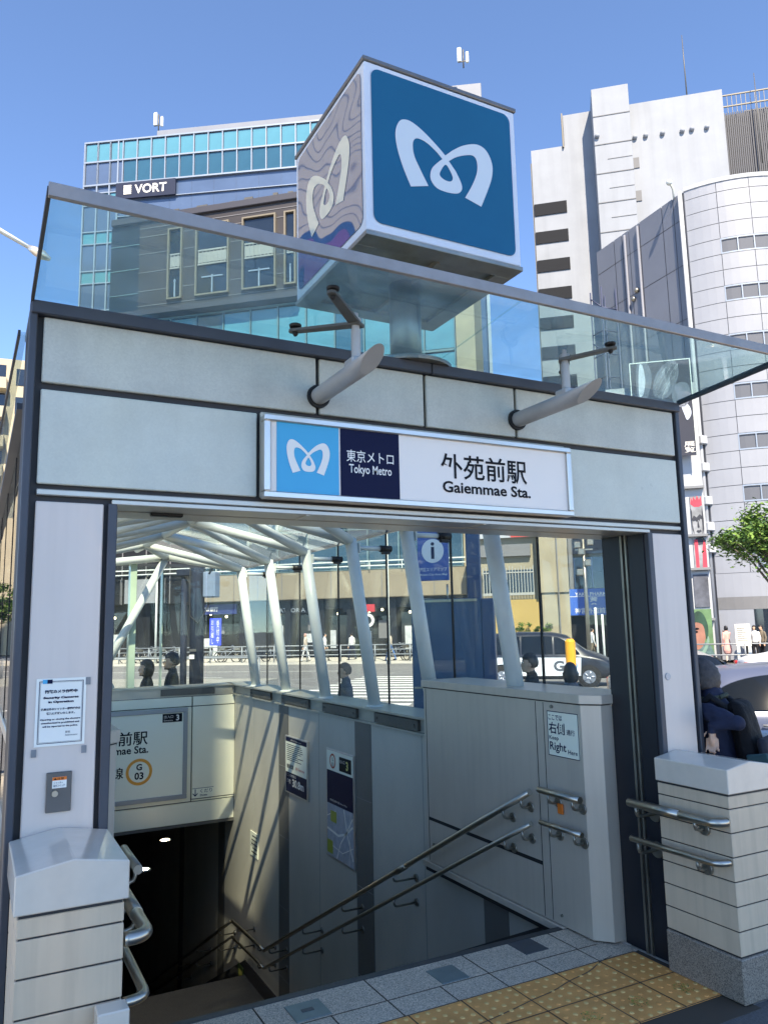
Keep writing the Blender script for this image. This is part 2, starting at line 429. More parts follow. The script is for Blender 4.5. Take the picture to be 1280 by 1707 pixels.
# ================================================================ the setting
# kerb line of the near pavement (street coordinates): along the car lane, round the corner, along the crossing
KERB = [W(40, 8.7), W(0.6, 8.7), (5.75, 7.0, 0), (5.75, 10.6, 0), (5.3, 11.5, 0), (4.4, 11.9, 0), (-70, 11.9, 0)]
def near_outline():
    return [(-70, -30), (45, -30)] + [(p[0], p[1]) for p in KERB]
HX0, HX1, HY0, HY1 = 0.49, 3.42, 4.0, 11.3          # stairwell opening
def ground_mesh():
    """near pavement sheet with the stairwell cut out, and the kerb face"""
    mb = MB(); bm = mb.bm
    out = [Vector((p[0], p[1], 0)) for p in near_outline()]
    hole = [Vector((HX0, HY0, 0)), Vector((HX1+.16, HY0, 0)), Vector((HX1+.16, HY1+.2, 0)), Vector((HX0, HY1+.2, 0))]
    es = []
    for L in (out, hole):
        vs = [bm.verts.new(p) for p in L]
        es += [bm.edges.new((vs[i], vs[(i+1) % len(vs)])) for i in range(len(vs))]
    bmesh.ops.triangle_fill(bm, use_beauty=True, use_dissolve=False, edges=es)
    for f in list(bm.faces):                       # nothing may be filled inside the hole
        c = f.calc_center_median()
        if HX0 < c.x < HX1+.16 and HY0 < c.y < HY1+.2: bm.faces.remove(f)
    for f in bm.faces:
        if f.normal.z < 0: f.normal_flip()
    return mb
PAVE = mat('pavement_bounce', lin(204, 194, 178), .8, var=(1.2, .12), speck=(60, .15))  # coloured pale and warm so that it bounces sun onto the entrance
g = MB(); g.bm.free(); g = ground_mesh()
me = bpy.data.meshes.new('near_pavement'); g.bm.to_mesh(me); g.bm.free(); me.materials.append(PAVE)
go = bpy.data.objects.new('near_pavement', me); COL.objects.link(go); go.location.z = -.008; setp(go, kind='structure')
as_ = MB()
as_.quad((-.2, 1.2, -.006), (7.5, 1.2, -.006), (7.5, 2.76, -.006), (-.2, 2.76, -.006)); as_.quad((3.79, 2.76, -.006), (7.5, 2.76, -.006), (7.5, 3.4, -.006), (3.79, 3.4, -.006)); as_.quad((3.43, 2.76, -.006), (3.79, 2.76, -.006), (3.79, 2.79, -.006), (3.43, 2.79, -.006))
struct('dark_paving', as_, ASPH)
kb = MB()
for a, b in zip(KERB, KERB[1:]):
    a, b = Vector(a), Vector(b); d = (b-a).normalized(); nrm = Vector((-d.y, d.x, 0))
    if nrm.dot(Vector((a.x, a.y, 0))) > 0: pass
    q = [a-nrm*.0, b-nrm*.0, b-nrm*.16, a-nrm*.16]
    kb.prism([(p.x, p.y) for p in q], -.2, .004)
KERBM = mat('kerb_stone', lin(168, 166, 160), .8, var=(3, .15), speck=(90, .2))
struct('kerb', kb, KERBM)
ROAD = mat('road_asphalt', lin(118, 117, 116), .85, var=(.35, .14), speck=(50, .2))
LAND = mat('distant_ground', lin(120, 120, 116), .9, var=(.05, .2))
# one sheet to the horizon, cut out under the station
rd = MB(); bm = rd.bm; es = []
for L in ([(-900, -900), (900, -900), (900, 900), (-900, 900)], [(HX0, HY0), (HX1+.16, HY0), (HX1+.16, 24), (HX0, 24)]):
    vs = [bm.verts.new((p[0], p[1], -.15)) for p in L]
    es += [bm.edges.new((vs[i], vs[(i+1) % 4])) for i in range(4)]
bmesh.ops.triangle_fill(bm, use_beauty=True, use_dissolve=False, edges=es)
for f in list(bm.faces):
    c = f.calc_center_median()
    if HX0 < c.x < HX1+.16 and HY0 < c.y < 24: bm.faces.remove(f)
struct('road', rd, ROAD)
def sheet(name, s0, s1, d0, d1, z, m, th=.0):
    mb = MB()
    if th: mb.prism([W(s0, d0)[:2], W(s1, d0)[:2], W(s1, d1)[:2], W(s0, d1)[:2]], z-th, z)
    else: mb.quad(W(s0, d0, z), W(s1, d0, z), W(s1, d1, z), W(s0, d1, z))
    return struct(name, mb, m)
FARP = mat('far_paving', lin(196, 190, 178), .85, var=(.6, .12))
sheet('far_pavement', -120, 60, 44.0, 52, -.03, FARP, .14)
sheet('median_strip', -90, -10.5, 26, 27.2, .12, mat('median_concrete', lin(150, 148, 140), .9, var=(1, .2)), .27)
PAINT = mat('road_paint', lin(228, 228, 222), .7, var=(3, .12))
mk = MB()
for i in range(12):                                 # zebra crossing bars on the side street mouth
    d = 19.0 + i*1.15
    mk.quad(W(-8.6, d, -.143), W(-4.2, d, -.143), W(-4.2, d+.5, -.143), W(-8.6, d+.5, -.143))
for d in (17.4, 36.5):
    mk.quad(W(-60, d, -.143), W(-10.5, d, -.143), W(-10.5, d+.18, -.143), W(-60, d+.18, -.143))
mk.quad(W(-3.3, 20, -.143), W(-2.8, 20, -.143), W(-2.8, 34, -.143), W(-3.3, 34, -.143))
for k in range(8): mk.quad(W(-60+k*6, 32, -.143), W(-57+k*6, 32, -.143), W(-57+k*6, 32.15, -.143), W(-60+k*6, 32.15, -.143))
for k in range(10): mk.quad(W(2+k*5, 13, -.143), W(5+k*5, 13, -.143), W(5+k*5, 13.15, -.143), W(2+k*5, 13.15, -.143))
struct('road_markings', mk, PAINT)

# paving inside the doorway: granite slabs, tactile blocks, nosing
gr = MB()
jx = [0.495, 0.70, 1.305, 1.914, 2.527, 3.14, 3.425]
for a, b in zip(jx, jx[1:]): gr.box(a+.003, b-.003, 3.713, 3.975, -.05, .0, .002)
jx2 = [.495] + [0.694 + .3052*i for i in range(9)] + [3.425]
for a, b in zip(jx2, jx2[1:]): gr.box(a+.0025, b-.0025, 3.531, 3.7075, -.05, .0, .002)
struct('granite_paving', gr, GRAN)
ns = MB(); ns.box(.495, 3.42, 3.977, 4.03, -.06, .001, .004); struct('stair_nosing', ns, DARKST)
jb = MB(); jb.box(.49, 3.43, 2.75, 3.975, -.07, -.004); struct('paving_joints', jb, TACTJ)
tc = MB()
xs = [3.39] + [3.128 - .2997*i for i in range(10)]
for j in range(3):
    y1 = 3.526 - j*.3; y0 = max(2.928, y1 - .3)
    if j == 2: continue
    for i, (b, a) in enumerate(zip(xs, xs[1:])):
        a = max(a, .495)
        if b <= .5: continue
        h = random.uniform(-.0012, .0012)
        tc.box(a+.003, b-.003, y0+.003, y1-.003, -.04, .001+h, .0015, m=TACT)
        for ix in range(5):
            for iy in range(5):
                x = b - .03 - ix*.06; y = y1 - .03 - iy*.06
                if x < a+.012: continue
                w = random.uniform(.8, 1.05)
                tc.lathe((x, y, .0+h), [(.0135, 0), (.012, .0032*w), (.0085, .005*w), (.005, .0054*w)], 10, m=random.choice((TACTD, TACTD, TACTD, TACT)))
struct('tactile_paving', tc)
js = MB()
for x in xs[1:]: js.box(x-.002, x+.002, 2.928, 3.527, .0012, .0024)
for y in (3.526, 3.2265, 2.929): js.box(.5, 3.39, y-.002, y+.002, .0011, .0023)
for x in jx[1:-1]: js.box(x-.0022, x+.0022, 3.715, 3.975, -.0005, .0009)
for x in jx2[1:-1]: js.box(x-.0022, x+.0022, 3.532, 3.706, -.0005, .0009)
js.box(.5, 3.28, 3.7085, 3.7125, -.0004, .0008)
struct('paving_grout', js, TACTJ)
ck = MB()
def strip(mb, pts, w, z):
    for p, q in zip(pts, pts[1:]):
        p, q = Vector((*p, z)), Vector((*q, z)); d = (q-p).normalized(); n = Vector((-d.y, d.x, 0))*w/2
        mb.quad(p-n, q-n, q+n, p+n)
strip(ck, catmull([(3.24,3.545),(3.125,3.512),(2.99,3.452),(2.83,3.418),(2.68,3.372),(2.532,3.349),(2.38,3.318),(2.231,3.292),(2.0,3.26)], 4), .0055, .0042)
struct('paving_crack', ck, DARKST)
moss = mat('worn_patch', lin(150, 160, 60), .8); mossd = mat('worn_patch_dark', lin(60, 66, 40), .8)
mp_ = MB()
for cx, cy in ((3.262, 3.066), (2.96, 3.074), (2.665, 3.075)):
    for k in range(110):
        a = random.uniform(0, 6.28); r = .052*math.sqrt(random.random()); x, y = cx+r*math.cos(a), cy+r*math.sin(a)
        q = random.uniform(.0012, .0042); t = random.uniform(0, 3)
        P = [(x+q*math.cos(t+i*1.57), y+q*math.sin(t+i*1.57), .0066+random.uniform(0, .0006)) for i in range(4)]
        mp_.quad(*P, m=random.choice((moss, moss, mossd)))
struct('worn_paint_patches', mp_)
COVER = mat('cover_plate', lin(128, 142, 142), .45, .6, var=(9, .15)); COVERD = mat('cover_plate_dark', lin(92, 95, 99), .5, .5, var=(9, .15))
for i, (x0, x1, y0, y1, m, lab) in enumerate(((1.44, 1.622, 3.727, 3.902, COVER, 'green grey metal cover plate with a small square handle set in the granite'),
        (2.245, 2.41, 3.72, 3.896, COVER, 'plain green grey metal cover plate in the middle of the granite sill'),
        (2.84, 3.0, 3.795, 3.97, COVERD, 'dark grey metal cover plate in the granite nearest the steel wall box'))):
    t = thing('cover_plate', lab, 'cover plate', ((x0+x1)/2, (y0+y1)/2, 0), group='cover plates in the granite sill')
    b = MB(); b.box(x0, x1, y0, y1, -.003, .004, .0012); b.build('plate', m, t)
    if i == 0:
        b = MB(); b.box(1.50, 1.56, 3.80, 3.83, .0042, .006); b.build('handle', COVERD, t)

# ================================================================ the subway entrance
F = 3.27
E_ = thing('subway_entrance', 'glass and grey panel subway entrance with white tube frame over its stairs', 'subway entrance', (1.96, F, 0))
mb = MB(); mb.box(.137, 3.778, 3.293, 3.62, 2.372, 3.15)
mb.box(.137, .47, 3.293, 3.62, 0, 2.372); mb.box(3.452, 3.778, 3.293, 3.62, 0, 2.372); mb.build('core_frame', DARK, E_)
def panel(x0, x1, z0, z1, m=PANEL, y=F, nm='facade_panel', bev=.004):
    b = MB(); b.box(x0, x1, y, y+.022, z0, z1, bev); return b.build(nm, m, E_)
for a in ((.187, 1.372, 2.836, 3.108), (1.39, 1.961, 2.836, 3.108), (1.977, 2.531, 2.836, 3.108), (2.547, 3.735, 2.836, 3.108)):
    panel(*a, m=PANELDIRT)
panel(.187, 1.083, 2.422, 2.806); panel(2.88, 3.735, 2.422, 2.806); panel(1.1, 2.865, 2.422, 2.815, PANELDIRT)
panel(.187, 3.735, 2.377, 2.402, SOFFIT, nm='trim_strip')
panel(.187, .44, .02, 2.352, COLPANEL, nm='column_panel'); panel(3.49, 3.735, .02, 2.352, COLPANEL, nm='column_panel')
b = MB(); b.box(.137, 2.0, 3.245, 3.30, 3.112, 3.166, .004); b.box(2.004, 3.778, 3.245, 3.30, 3.112, 3.166, .004); b.build('top_beam', FRAME, E_)
b = MB(); b.box(.134, .163, 3.258, 3.31, 0, 3.166, .004); b.build('corner_post', FRAME, E_)
b = MB(); b.box(3.750, 3.781, 3.258, 3.31, 0, 3.166, .004); b.build('corner_post', FRAME, E_)
for x0, x1, xi in ((.457, .492, .492), (3.452, 3.488, 3.452)):
    b = MB(); b.box(x0, x1, 3.262, 3.296, 0, 2.355, .003); b.build('door_frame', FRAME, E_)
    s = 1 if x0 < 1 else -1
    b = MB(); b.box(min(xi, xi+s*.006), max(xi, xi+s*.006), 3.30, 3.425, 0, 2.36); b.box(min(xi, xi+s*.006), max(xi, xi+s*.006), 3.485, 3.64, 0, 2.36)
    b.build('door_jamb', JAMB, E_)
    b = MB(); b.box(min(xi, xi+s*.016), max(xi, xi+s*.016), 3.430, 3.443, 0, 2.36); b.box(min(xi, xi+s*.016), max(xi, xi+s*.016), 3.464, 3.480, 0, 2.36)
    b.build('shutter_track', STEELD, E_)
b = MB(); b.box(.47, 3.47, 3.262, 3.425, 2.352, 2.372, .003); b.box(.47, 3.47, 3.487, 3.68, 2.357, 2.372, .003)
for x in (1.32, 2.3): b.box(x, x+.012, 3.27, 3.425, 2.349, 2.36, m=DARK)
b.mats = []; b.build('soffit', SOFFIT, E_)
b = MB(); b.box(.47, 3.47, 3.425, 3.487, 2.385, 2.40); b.build('shutter_slot', DARK, E_)
b = MB(); b.box(.66, .80, 3.44, 3.475, 2.34, 2.385, .004); b.build('shutter_sensor', BLACKM, E_)
# roof slab and flashing behind the fascia
b = MB(); b.box(.137, 3.778, 3.30, 3.72, 3.15, 3.172); b.build('roof_deck', FRAME, E_)

# canopy of glass leaning out over the pavement
CY0, CZ0, CY1, CZ1 = 2.487, 3.222, 3.262, 3.168
def cz(y): return CZ0 + (CZ1-CZ0)*(y-CY0)/(CY1-CY0)
for x0, x1 in ((.146, 2.03), (2.036, 3.772)):
    b = MB(); b.prism([(CY0+.01, CZ0+.004), (CY1, CZ1+.004), (CY1, CZ1+.016), (CY0+.01, CZ0+.016)], x0, x1, 'x'); b.build('canopy_glass', GLASS_C, E_)
b = MB(); b.prism([(CY0-.008, CZ0-.022), (CY0+.012, CZ0-.022), (CY0+.012, CZ0+.026), (CY0-.008, CZ0+.026)], .137, 3.782, 'x', bev=.002); b.build('canopy_fascia', FASCIA, E_)
for x0, x1 in ((.134, .146), (3.772, 3.784)):
    b = MB(); b.prism([(CY0+.012, CZ0-.014), (CY1, CZ1-.012), (CY1, CZ1+.018), (CY0+.012, CZ0+.02)], x0, x1, 'x'); b.build('canopy_end_bar', FASCIAE, E_)
# two round steel brackets that carry the canopy
BRK = mat('bracket_paint', lin(178, 176, 172), .42, .15, var=(5, .14), var2=(3, .12))
for bx, bz, sg in ((1.381, 2.918, -1), (2.540, 2.93, 1)):
    b = MB(); seg = 24; r = .041
    rings = []
    for kind in range(3):
        ring = []
        for j in range(seg):
            a = 2*math.pi*j/seg; cx_, cz_ = r*math.cos(a), r*math.sin(a)
            y = 3.27 if kind == 0 else (2.95 if kind == 1 else 2.70 - cz_/r*.075)
            ring.append(b.bm.verts.new((bx+cx_, y, bz+cz_)))
        rings.append(ring)
    for p, q in zip(rings, rings[1:]):
        for j in range(seg):
            f = b.bm.faces.new((p[j], p[(j+1) % seg], q[(j+1) % seg], q[j])); f.smooth = True
    b.bm.faces.new(rings[2]); arm = b.build('bracket_arm', BRK, E_)
    b = MB(); b.lathe((bx, 3.272, bz), [(.056, -.018), (.056, .0), (.044, .0), (.044, -.018)], 24, 'y'); b.build('rubber_collar', BLACK, arm)
    px, py = bx+.012, 2.875
    b = MB(); b.box(px-.04, px+.03, py-.045, py+.045, bz+.022, bz+.058, .008); b.build('saddle_block', BRK, arm)
    b = MB(); b.lathe((px, py, bz+.05), [(.021, 0), (.021, .14), (.017, .142), (.017, .17), (.0245, .17), (.0245, .19), (.012, .19), (.012, .215)], 20); b.build('bracket_post', BRK, arm)
    zt = bz+.218
    for ex, ey in ((px+sg*.17, 2.73), (px+sg*.19, 3.10)):
        b = MB()
        d = Vector((ex-px, ey-py, 0)); L = d.length; d.normalize(); n = Vector((-d.y, d.x, 0))
        zc = cz(ey)-.018
        P = [Vector((px, py, zt-.012))-d*.03, Vector((ex, ey, zc-.012))+d*.018]
        w = .026
        lo = [P[0]-n*w, P[1]-n*w*.75, P[1]+d*.012-n*w*.3, P[1]+d*.012+n*w*.3, P[1]+n*w*.75, P[0]+n*w]
        vs = [b.bm.verts.new(p) for p in lo]; vt = [b.bm.verts.new(p+Vector((0, 0, .012))) for p in lo]
        b.bm.faces.new(vs[::-1]); b.bm.faces.new(vt)
        for i in range(6): b.bm.faces.new((vs[i], vs[(i+1) % 6], vt[(i+1) % 6], vt[i]))
        b.build('spider_arm', IRON, arm)
    for ex, ey in ((px+sg*.17, 2.73), (px+sg*.19, 3.10)):
        z = cz(ey)
        b = MB(); b.lathe((ex, ey, z-.05), [(.006, 0), (.012, .008), (.012, .02), (.01, .022), (.01, .036), (.026, .042), (.028, .05), (.026, .054)], 20); b.build('glass_fixing', BLACKM, arm)

# glass side walls, roof and white tube frame
XR, XL = 3.73, .165
YS = [10.56, 9.38, 8.13, 6.93, 5.81, 4.6]
RZ_E, RZ_R, XM = 2.80, 3.13, 1.95
def roofz(x): return RZ_E + (RZ_R-RZ_E)*(1-abs(x-XM)/(XR-XM))
jy = [3.64, 4.62, 5.83, 7.06, 8.27, 9.49, 10.76, 11.6]
for x in (XR, XL):
    for a, b2 in zip(jy, jy[1:]):
        b = MB(); b.box(x-.006, x+.006, a+.006, b2-.006, 1.0, RZ_E); b.build('glass_wall_pane', GLASS_W, E_)
    for y in jy[1:-1]:
        b = MB(); b.box(x-.009, x+.009, y-.006, y+.006, 1.0, RZ_E); b.build('glass_joint', BLACK, E_)
for a, b2 in zip(jy, jy[1:]):
    for x0, x1 in ((XL, XM), (XM, XR)):
        b = MB(); b.prism([(x0, roofz(x0)), (x1, roofz(x1)), (x1, roofz(x1)+.012), (x0, roofz(x0)+.012)], a+.006, b2-.006, 'y'); b.build('roof_glass_pane', GLASS_R, E_)
ex = [XL, 1.0, 1.62, 2.39, 3.06, XR]
for a, b2 in zip(ex, ex[1:]):
    b = MB(); b.box(a+.006, b2-.006, 11.594, 11.606, 1.0, RZ_E); b.build('glass_end_pane', GLASS_W, E_)
for x in (1.62, 2.39):
    b = MB(); b.box(x-.006, x+.006, 11.46, 11.59, 1.08, 2.83); b.build('glass_fin', GLASSFIN, E_)
b = MB(); b.box(1.93, 2.02, 11.43, 11.59, 1.08, 2.87, .005); b.build('end_glass_post', GLASSFIN, E_)
b = MB()
b.box(XR-.02, XR+.05, 3.64, 11.62, RZ_E+.012, RZ_E+.04); b.box(XL-.05, XL+.02, 3.64, 11.62, RZ_E+.012, RZ_E+.04); b.box(XL, XR, 11.60, 11.63, RZ_E, RZ_E+.04)
b.build('eave_rail', FRAME, E_)
# outer glass eave seen past the left corner
b = MB(); b.prism([(.098, 3.40), (.108, 3.40), (.03, 9.0), (.02, 9.0)], 3.06, 3.085, 'z'); b.build('side_eave_bar', FASCIAE, E_)
b = MB(); b.prism([(.108, 3.40), (.13, 3.40), (.13, 9.0), (.03, 9.0)], 3.066, 3.078, 'z'); b.build('side_eave_glass', GLASS_R, E_)

def tubes(nm, lst, r, m=WHITEP, seg=16):
    for p in lst:
        b = MB(); b.tube(p, r, seg); b.build(nm, m, E_)
for mx in (0, 1):
    X = (lambda x: x) if not mx else (lambda x: 2*XM - x)
    for k, y in enumerate(YS):
        b = MB(); b.tube([(X(3.5), y, 1.085), (X(3.262), y, 2.72)], [.062, .060], 18); post = b.build('frame_post', WHITEP, E_)
        b = MB(); b.lathe((X(3.5), y, 1.083), [(.085, 0), (.085, .012), (.07, .016)], 18); b.build('post_foot', WHITEP, post)
        b = MB(); b.tube([(X(3.262), y, 2.70), (XM, y-.06, 2.99)], [.052, .046], 16); b.build('roof_rafter', WHITEP, E_)
        yn = YS[k+1] if k+1 < len(YS) else 3.72
        b = MB(); b.tube([(X(3.262), y, 2.70), (XM, yn, 2.99)], [.050, .044], 16); b.build('roof_brace', WHITEP, E_)
        z = 2.63
        b = MB(); b.tube([(X(3.30), y, z), (X(3.60), y, z)], .022, 14)
        b.box(min(X(3.335), X(3.35)), max(X(3.335), X(3.35)), y-.05, y+.05, z-.05, z+.05, .004)
        stub = b.build('glass_strut', WHITEP, E_)
        b = MB(); b.tube([(X(3.59), y, z), (X(3.715), y, z)], .034, 14); b.box(min(X(3.61), X(3.70)), max(X(3.61), X(3.70)), y-.018, y+.018, z-.055, z-.02, .004); b.build('strut_end', BLACKM, stub)
for k, y in enumerate(YS):
    b = MB(); b.lathe((XM, y-.03, 3.0), [(.03, 0), (.03, .05), (.055, .06), (.055, .075), (.02, .075), (.02, .1), (.05, .105), (.05, .115)], 14)
    b.box(XM-.09, XM+.09, y-.05, y-.01, 3.05, 3.062, .003); b.build('roof_glass_fixing', BLACKM, E_)
b = MB(); b.tube([(XM, 3.75, 2.99), (XM, 11.1, 2.99)], .045, 16); b.build('ridge_tube', WHITEP, E_)
tubes('end_frame_tube', [[(1.458, 11.38, 1.085), (2.418, 11.38, 2.93)], [(1.70, 11.38, 1.085), (.85, 11.38, 2.80)], [(2.418, 11.38, 2.92), (3.262, 10.56, 2.70)], [(2.418, 11.38, 2.92), (1.0, 11.38, 2.75)], [(2.418, 11.38, 2.92), (XM, 10.5, 2.99)]], .055)

# sills with their dark plates, stair walls, end wall
for mx in (0, 1):
    X = (lambda x: x) if not mx else (lambda x: 2*XM - x)
    def bx2(b, xa, xb, *a, **k): b.box(min(X(xa), X(xb)), max(X(xa), X(xb)), *a, **k)
    b = MB(); bx2(b, 3.37, 3.76, 5.62, 11.62, 1.062, 1.083, bev=.002); bx2(b, 3.425, 3.76, 5.62, 11.62, .935, 1.062); bx2(b, 3.385, 3.425, 5.62, 11.3, .930, .948)
    sl = b.build('sill_beam', SILLM, E_)
    for y0, y1 in ((9.68, 10.5), (8.40, 9.27), (7.14, 7.99), (5.92, 6.74)):
        b = MB(); bx2(b, 3.392, 3.424, y0, y1, .958, 1.048, bev=.003)
        for yy in (y0+.06, y1-.06): b.lathe((X(3.39), yy, 1.003), [(.012, -.004), (.012, .004)], 10, 'x')
        b.build('sill_plate', IRON, sl)
    b = MB(); bx2(b, 3.42, 3.58, 3.9, 11.42, -9, .935); b.build('stair_side_wall', WALLT, E_)
    b = MB(); bx2(b, 3.42, 3.58, 11.42, 24, -10, -.79); b.build('lower_side_wall', WALLT, E_)
    b = MB()
    for y0, y1 in ((6.86, 7.22), (9.08, 9.42), (11.72, 12.05), (4.75, 5.05), (14.2, 14.5)):
        bx2(b, 3.416, 3.42, y0, y1, -8, .93 if y0 < 11 else -.80)
    b.build('wall_stripe', WALLS, E_)
    b = MB()
    for z in (.2, -.62, -1.42, -2.2):
        for y0, y1 in ((6.86, 7.22), (9.08, 9.42)): bx2(b, 3.4135, 3.417, y0, y1, z-.003, z+.003)
    for y in (5.9, 8.15, 10.4): bx2(b, 3.4185, 3.421, y-.003, y+.003, -6, .93)
    b.build('wall_joint', mat('pale_joint', lin(140, 140, 134), .7), E_)
b = MB(); b.box(.49, 3.42, 11.28, 11.62, 1.062, 1.083, .002); b.box(.49, 3.42, 11.31, 11.62, .935, 1.062); sl = b.build('end_sill_beam', SILLM, E_)
b = MB(); b.box(2.36, 3.12, 11.284, 11.309, .958, 1.046, .003); b.build('sill_plate', IRON, sl)
b = MB(); b.box(.49, 3.42, 11.33, 11.55, -.79, .935); b.build('end_wall_core', DARK, E_)
for x0, x1, z0, z1 in ((.49, 2.795, .80, .928), (2.812, 3.417, .80, .928), (2.812, 3.417, -.47, .788), (.49, 2.795, -.50, .788), (2.812, 3.417, -.502, -.484), (.49, 3.417, -.788, -.515)):
    b = MB(); b.box(x0, x1, 11.30, 11.332, z0, z1, .003); b.build('end_wall_panel', ENDP, E_)
b = MB(); b.box(.49, 3.42, 11.302, 24, -.83, -.792); b.build('passage_ceiling', CEIL, E_)
b = MB(); b.box(.4, 3.6, 23.8, 24, -10, -.79); b.build('passage_end_wall', WALLS, E_)
# steel wall boxes just inside the door
for mx in (0, 1):
    X = (lambda x: x) if not mx else (lambda x: 2*XM - .03 - x)
    def plan(o, x1): return [(X(x), y) for x, y in ((3.28-o, 5.61+o), (3.28-o, 3.735-o*.4), (3.36-o*.4, 3.645-o), (x1, 3.645-o), (x1, 5.61+o))]
    b = MB(); b.prism(plan(0, 3.44), .012, 1.345, 'z', bev=.002); con = b.build('wall_box', CONSOLE, E_)
    b = MB(); b.prism(plan(.014, 3.72), 1.352, 1.408, 'z', bev=.004); b.build('box_cap', CONSOLE, con)
    b = MB()
    def bx3(xa, xb, *a, **k): b.box(min(X(xa), X(xb)), max(X(xa), X(xb)), *a, **k)
    bx3(3.2785, 3.285, 4.17, 5.575, .322, .346); bx3(3.2785, 3.285, 5.572, 5.578, .02, 1.34); bx3(3.279, 3.285, 4.163, 4.169, .02, 1.34); bx3(3.279, 3.285, 4.085, 4.09, .02, 1.34)
    b.prism(plan(.002, 3.44), 1.3455, 1.3515, 'z'); b.build('box_seam', BLACK, con)
    b = MB(); bx3(3.262, 3.42, 3.98, 5.66, -.035, .008, bev=.002); b.build('box_skirt', CONSOLE, con)
    b = MB(); bx3(3.29, 3.42, 4.04, 5.66, -.075, -.037); b.build('box_shadow_gap', BLACK, con)
    b = MB(); bx3(3.272, 3.281, 5.50, 5.515, .12, .16); b.lathe((X(3.28), 4.0, 1.318), [(.011, -.012), (.011, .0)], 12, 'x'); b.lathe((X(3.28), 4.0, .07), [(.009, -.01), (.009, .0)], 12, 'x'); b.build('box_lock', STEELD, con)
b = MB(); b.box(3.44, 3.452, 3.645, 3.66, 0, 1.34); b.build('box_edge_strip', CONSOLE, E_)

# stairs and landing (part of the ground)
stb = MB(); z = 0.0; y = 4.03; run, rise = .310, .157
for i in range(17):
    z -= rise; stb.box(HX0, HX1, y, y+run+.01, z-.4, z, .003); y += run
YL0, ZL = y, z
stb.box(HX0, HX1, YL0, 10.72, ZL-.3, ZL, .003); y = 10.72
for i in range(24):
    z -= rise; stb.box(HX0, HX1, y, y+run+.01, z-.4, z, .003); y += run
stb.box(HX0, HX1, y, 24, z-.3, z)
struct('staircase', stb, STAIRST)
sk = MB(); z_ = -.16
for X in (3.405, .49):
    x1 = X + .015
    sk.prism([(4.03, .0), (4.06, .02), (YL0, ZL+.18), (10.72, ZL+.18), (16, ZL-2.5), (16, ZL-3.4), (10.8, ZL-.3), (YL0, ZL-.2), (4.03, -.35)], X, x1, 'x')
struct('stair_skirting', sk, DARKST)
# lamps in the passage ceiling
LAMP = mat('downlight_glow', (1, .95, .85), emit=((1, .93, .82), 14))
for i, (u, v) in enumerate(((275, 1401), (240, 1450))):
    r = ray(u, v); k = (-.835-CAM_H)/r[2]; p = (r[0]*k, r[1]*k)
    t = thing('downlight', ('lit round downlight in the passage ceiling nearest the end wall', 'lit round downlight deeper in the dark passage ceiling')[i], 'lamp', (p[0], p[1], -.832), group='downlights in the passage')
    b = MB(); b.lathe((p[0], p[1], -.838), [(.055, 0), (.055, .006)], 20); b.build('lamp_disc', LAMP, t)
    la = bpy.data.lights.new('downlight_glow', 'SPOT'); la.energy = 2.5; la.spot_size = R(125); la.spot_blend = .6; la.shadow_soft_size = .07; la.color = (1, .93, .82)
    lo = bpy.data.objects.new('downlight_beam', la); COL.objects.link(lo); lo.parent = t; lo.location = (0, 0, -.03)
    b = MB(); b.lathe((p[0], p[1], -.842), [(.055, .0), (.075, .0), (.075, .01), (.055, .01)], 20); b.build('lamp_ring', ALU, t)

# ---------------------------------------------------------------- handrails
def bracket(b, x, y, z, xw, drop=.07, r=.0085, m=None):
    s = 1 if xw > x else -1
    b.tube([(x, y, z-.012), (x, y, z-drop+.025), (x+s*.008, y, z-drop+.008), (x+s*.03, y, z-drop), (xw, y, z-drop)], r, 10)
    b.lathe((xw-s*.006, y, z-drop), [(.03, -.005), (.032, .0), (.032, .006)], 18, 'x')
def handrail(label, X, xw, sw, group, short=True):
    """two parallel steel rails with wall brackets; xw = wall behind the rail, sw = sign"""
    t = thing('handrail', label, 'handrail', (X, 4.1, 0), group=group)
    def zr(y):
        if y < 4.12: return .80
        if y < 9.33: return .80 - (y-4.12)*.5125
        if y < 10.62: return -1.87 - (y-9.33)*.05
        return -1.935 - (y-10.62)*.51
    for dz, r in ((0, .0205), (-.195, .0165)):
        b = MB()
        for ya, yb in ((4.165, 9.33), (9.33, 10.62), (10.62, 17)):
            yy = np.linspace(ya, yb, 9); b.tube([(X, y_, zr(min(max(y_, ya+1e-4), yb-1e-4))+dz) for y_ in yy], r, 16)
            if ya > 5: b.ball((X, ya, zr(ya+1e-4)+dz), r*.999, 14)
        if dz == 0: b.tube([(X, 5.83, zr(5.83)+dz-.004), (X, 5.99, zr(5.99)+dz-.004)], r+.004, 16)
        rl = b.build('rail', STEEL, t)
        for y in (4.26, 4.46, 6.05, 7.1, 8.1, 9.15, 9.55, 10.35, 11.2, 12.4, 13.6):
            b = MB(); bracket(b, X, y, zr(y)+dz, xw if y < 5 else (3.42 if sw > 0 else .495)); b.build('rail_bracket', STEELD, rl)
    return t
handrail('long steel double handrail running down the right hand stair wall', 3.20, 3.281, 1, 'stair handrails')
handrail('long steel double handrail on the left stair wall, mostly hidden by the left column', .70, .612, -1, 'stair handrails')
for X, xw, lab in ((3.20, 3.281, 'short level pair of steel rails on the right steel box beside the keep right sign'), (.69, .612, 'short level pair of steel rails on the left steel box behind the left pillar')):
    t = thing('handrail', lab, 'handrail', (X, 3.9, 0), group='short level handrails')
    for z, r in ((.808, .0205), (.613, .0165)):
        b = MB(); b.tube([(X, 4.07, z), (X, 3.69, z)], r, 16); rl = b.build('rail', STEEL, t)
        for y in (3.98, 3.76):
            b = MB(); bracket(b, X, y, z, xw); b.build('rail_bracket', STEELD, rl)
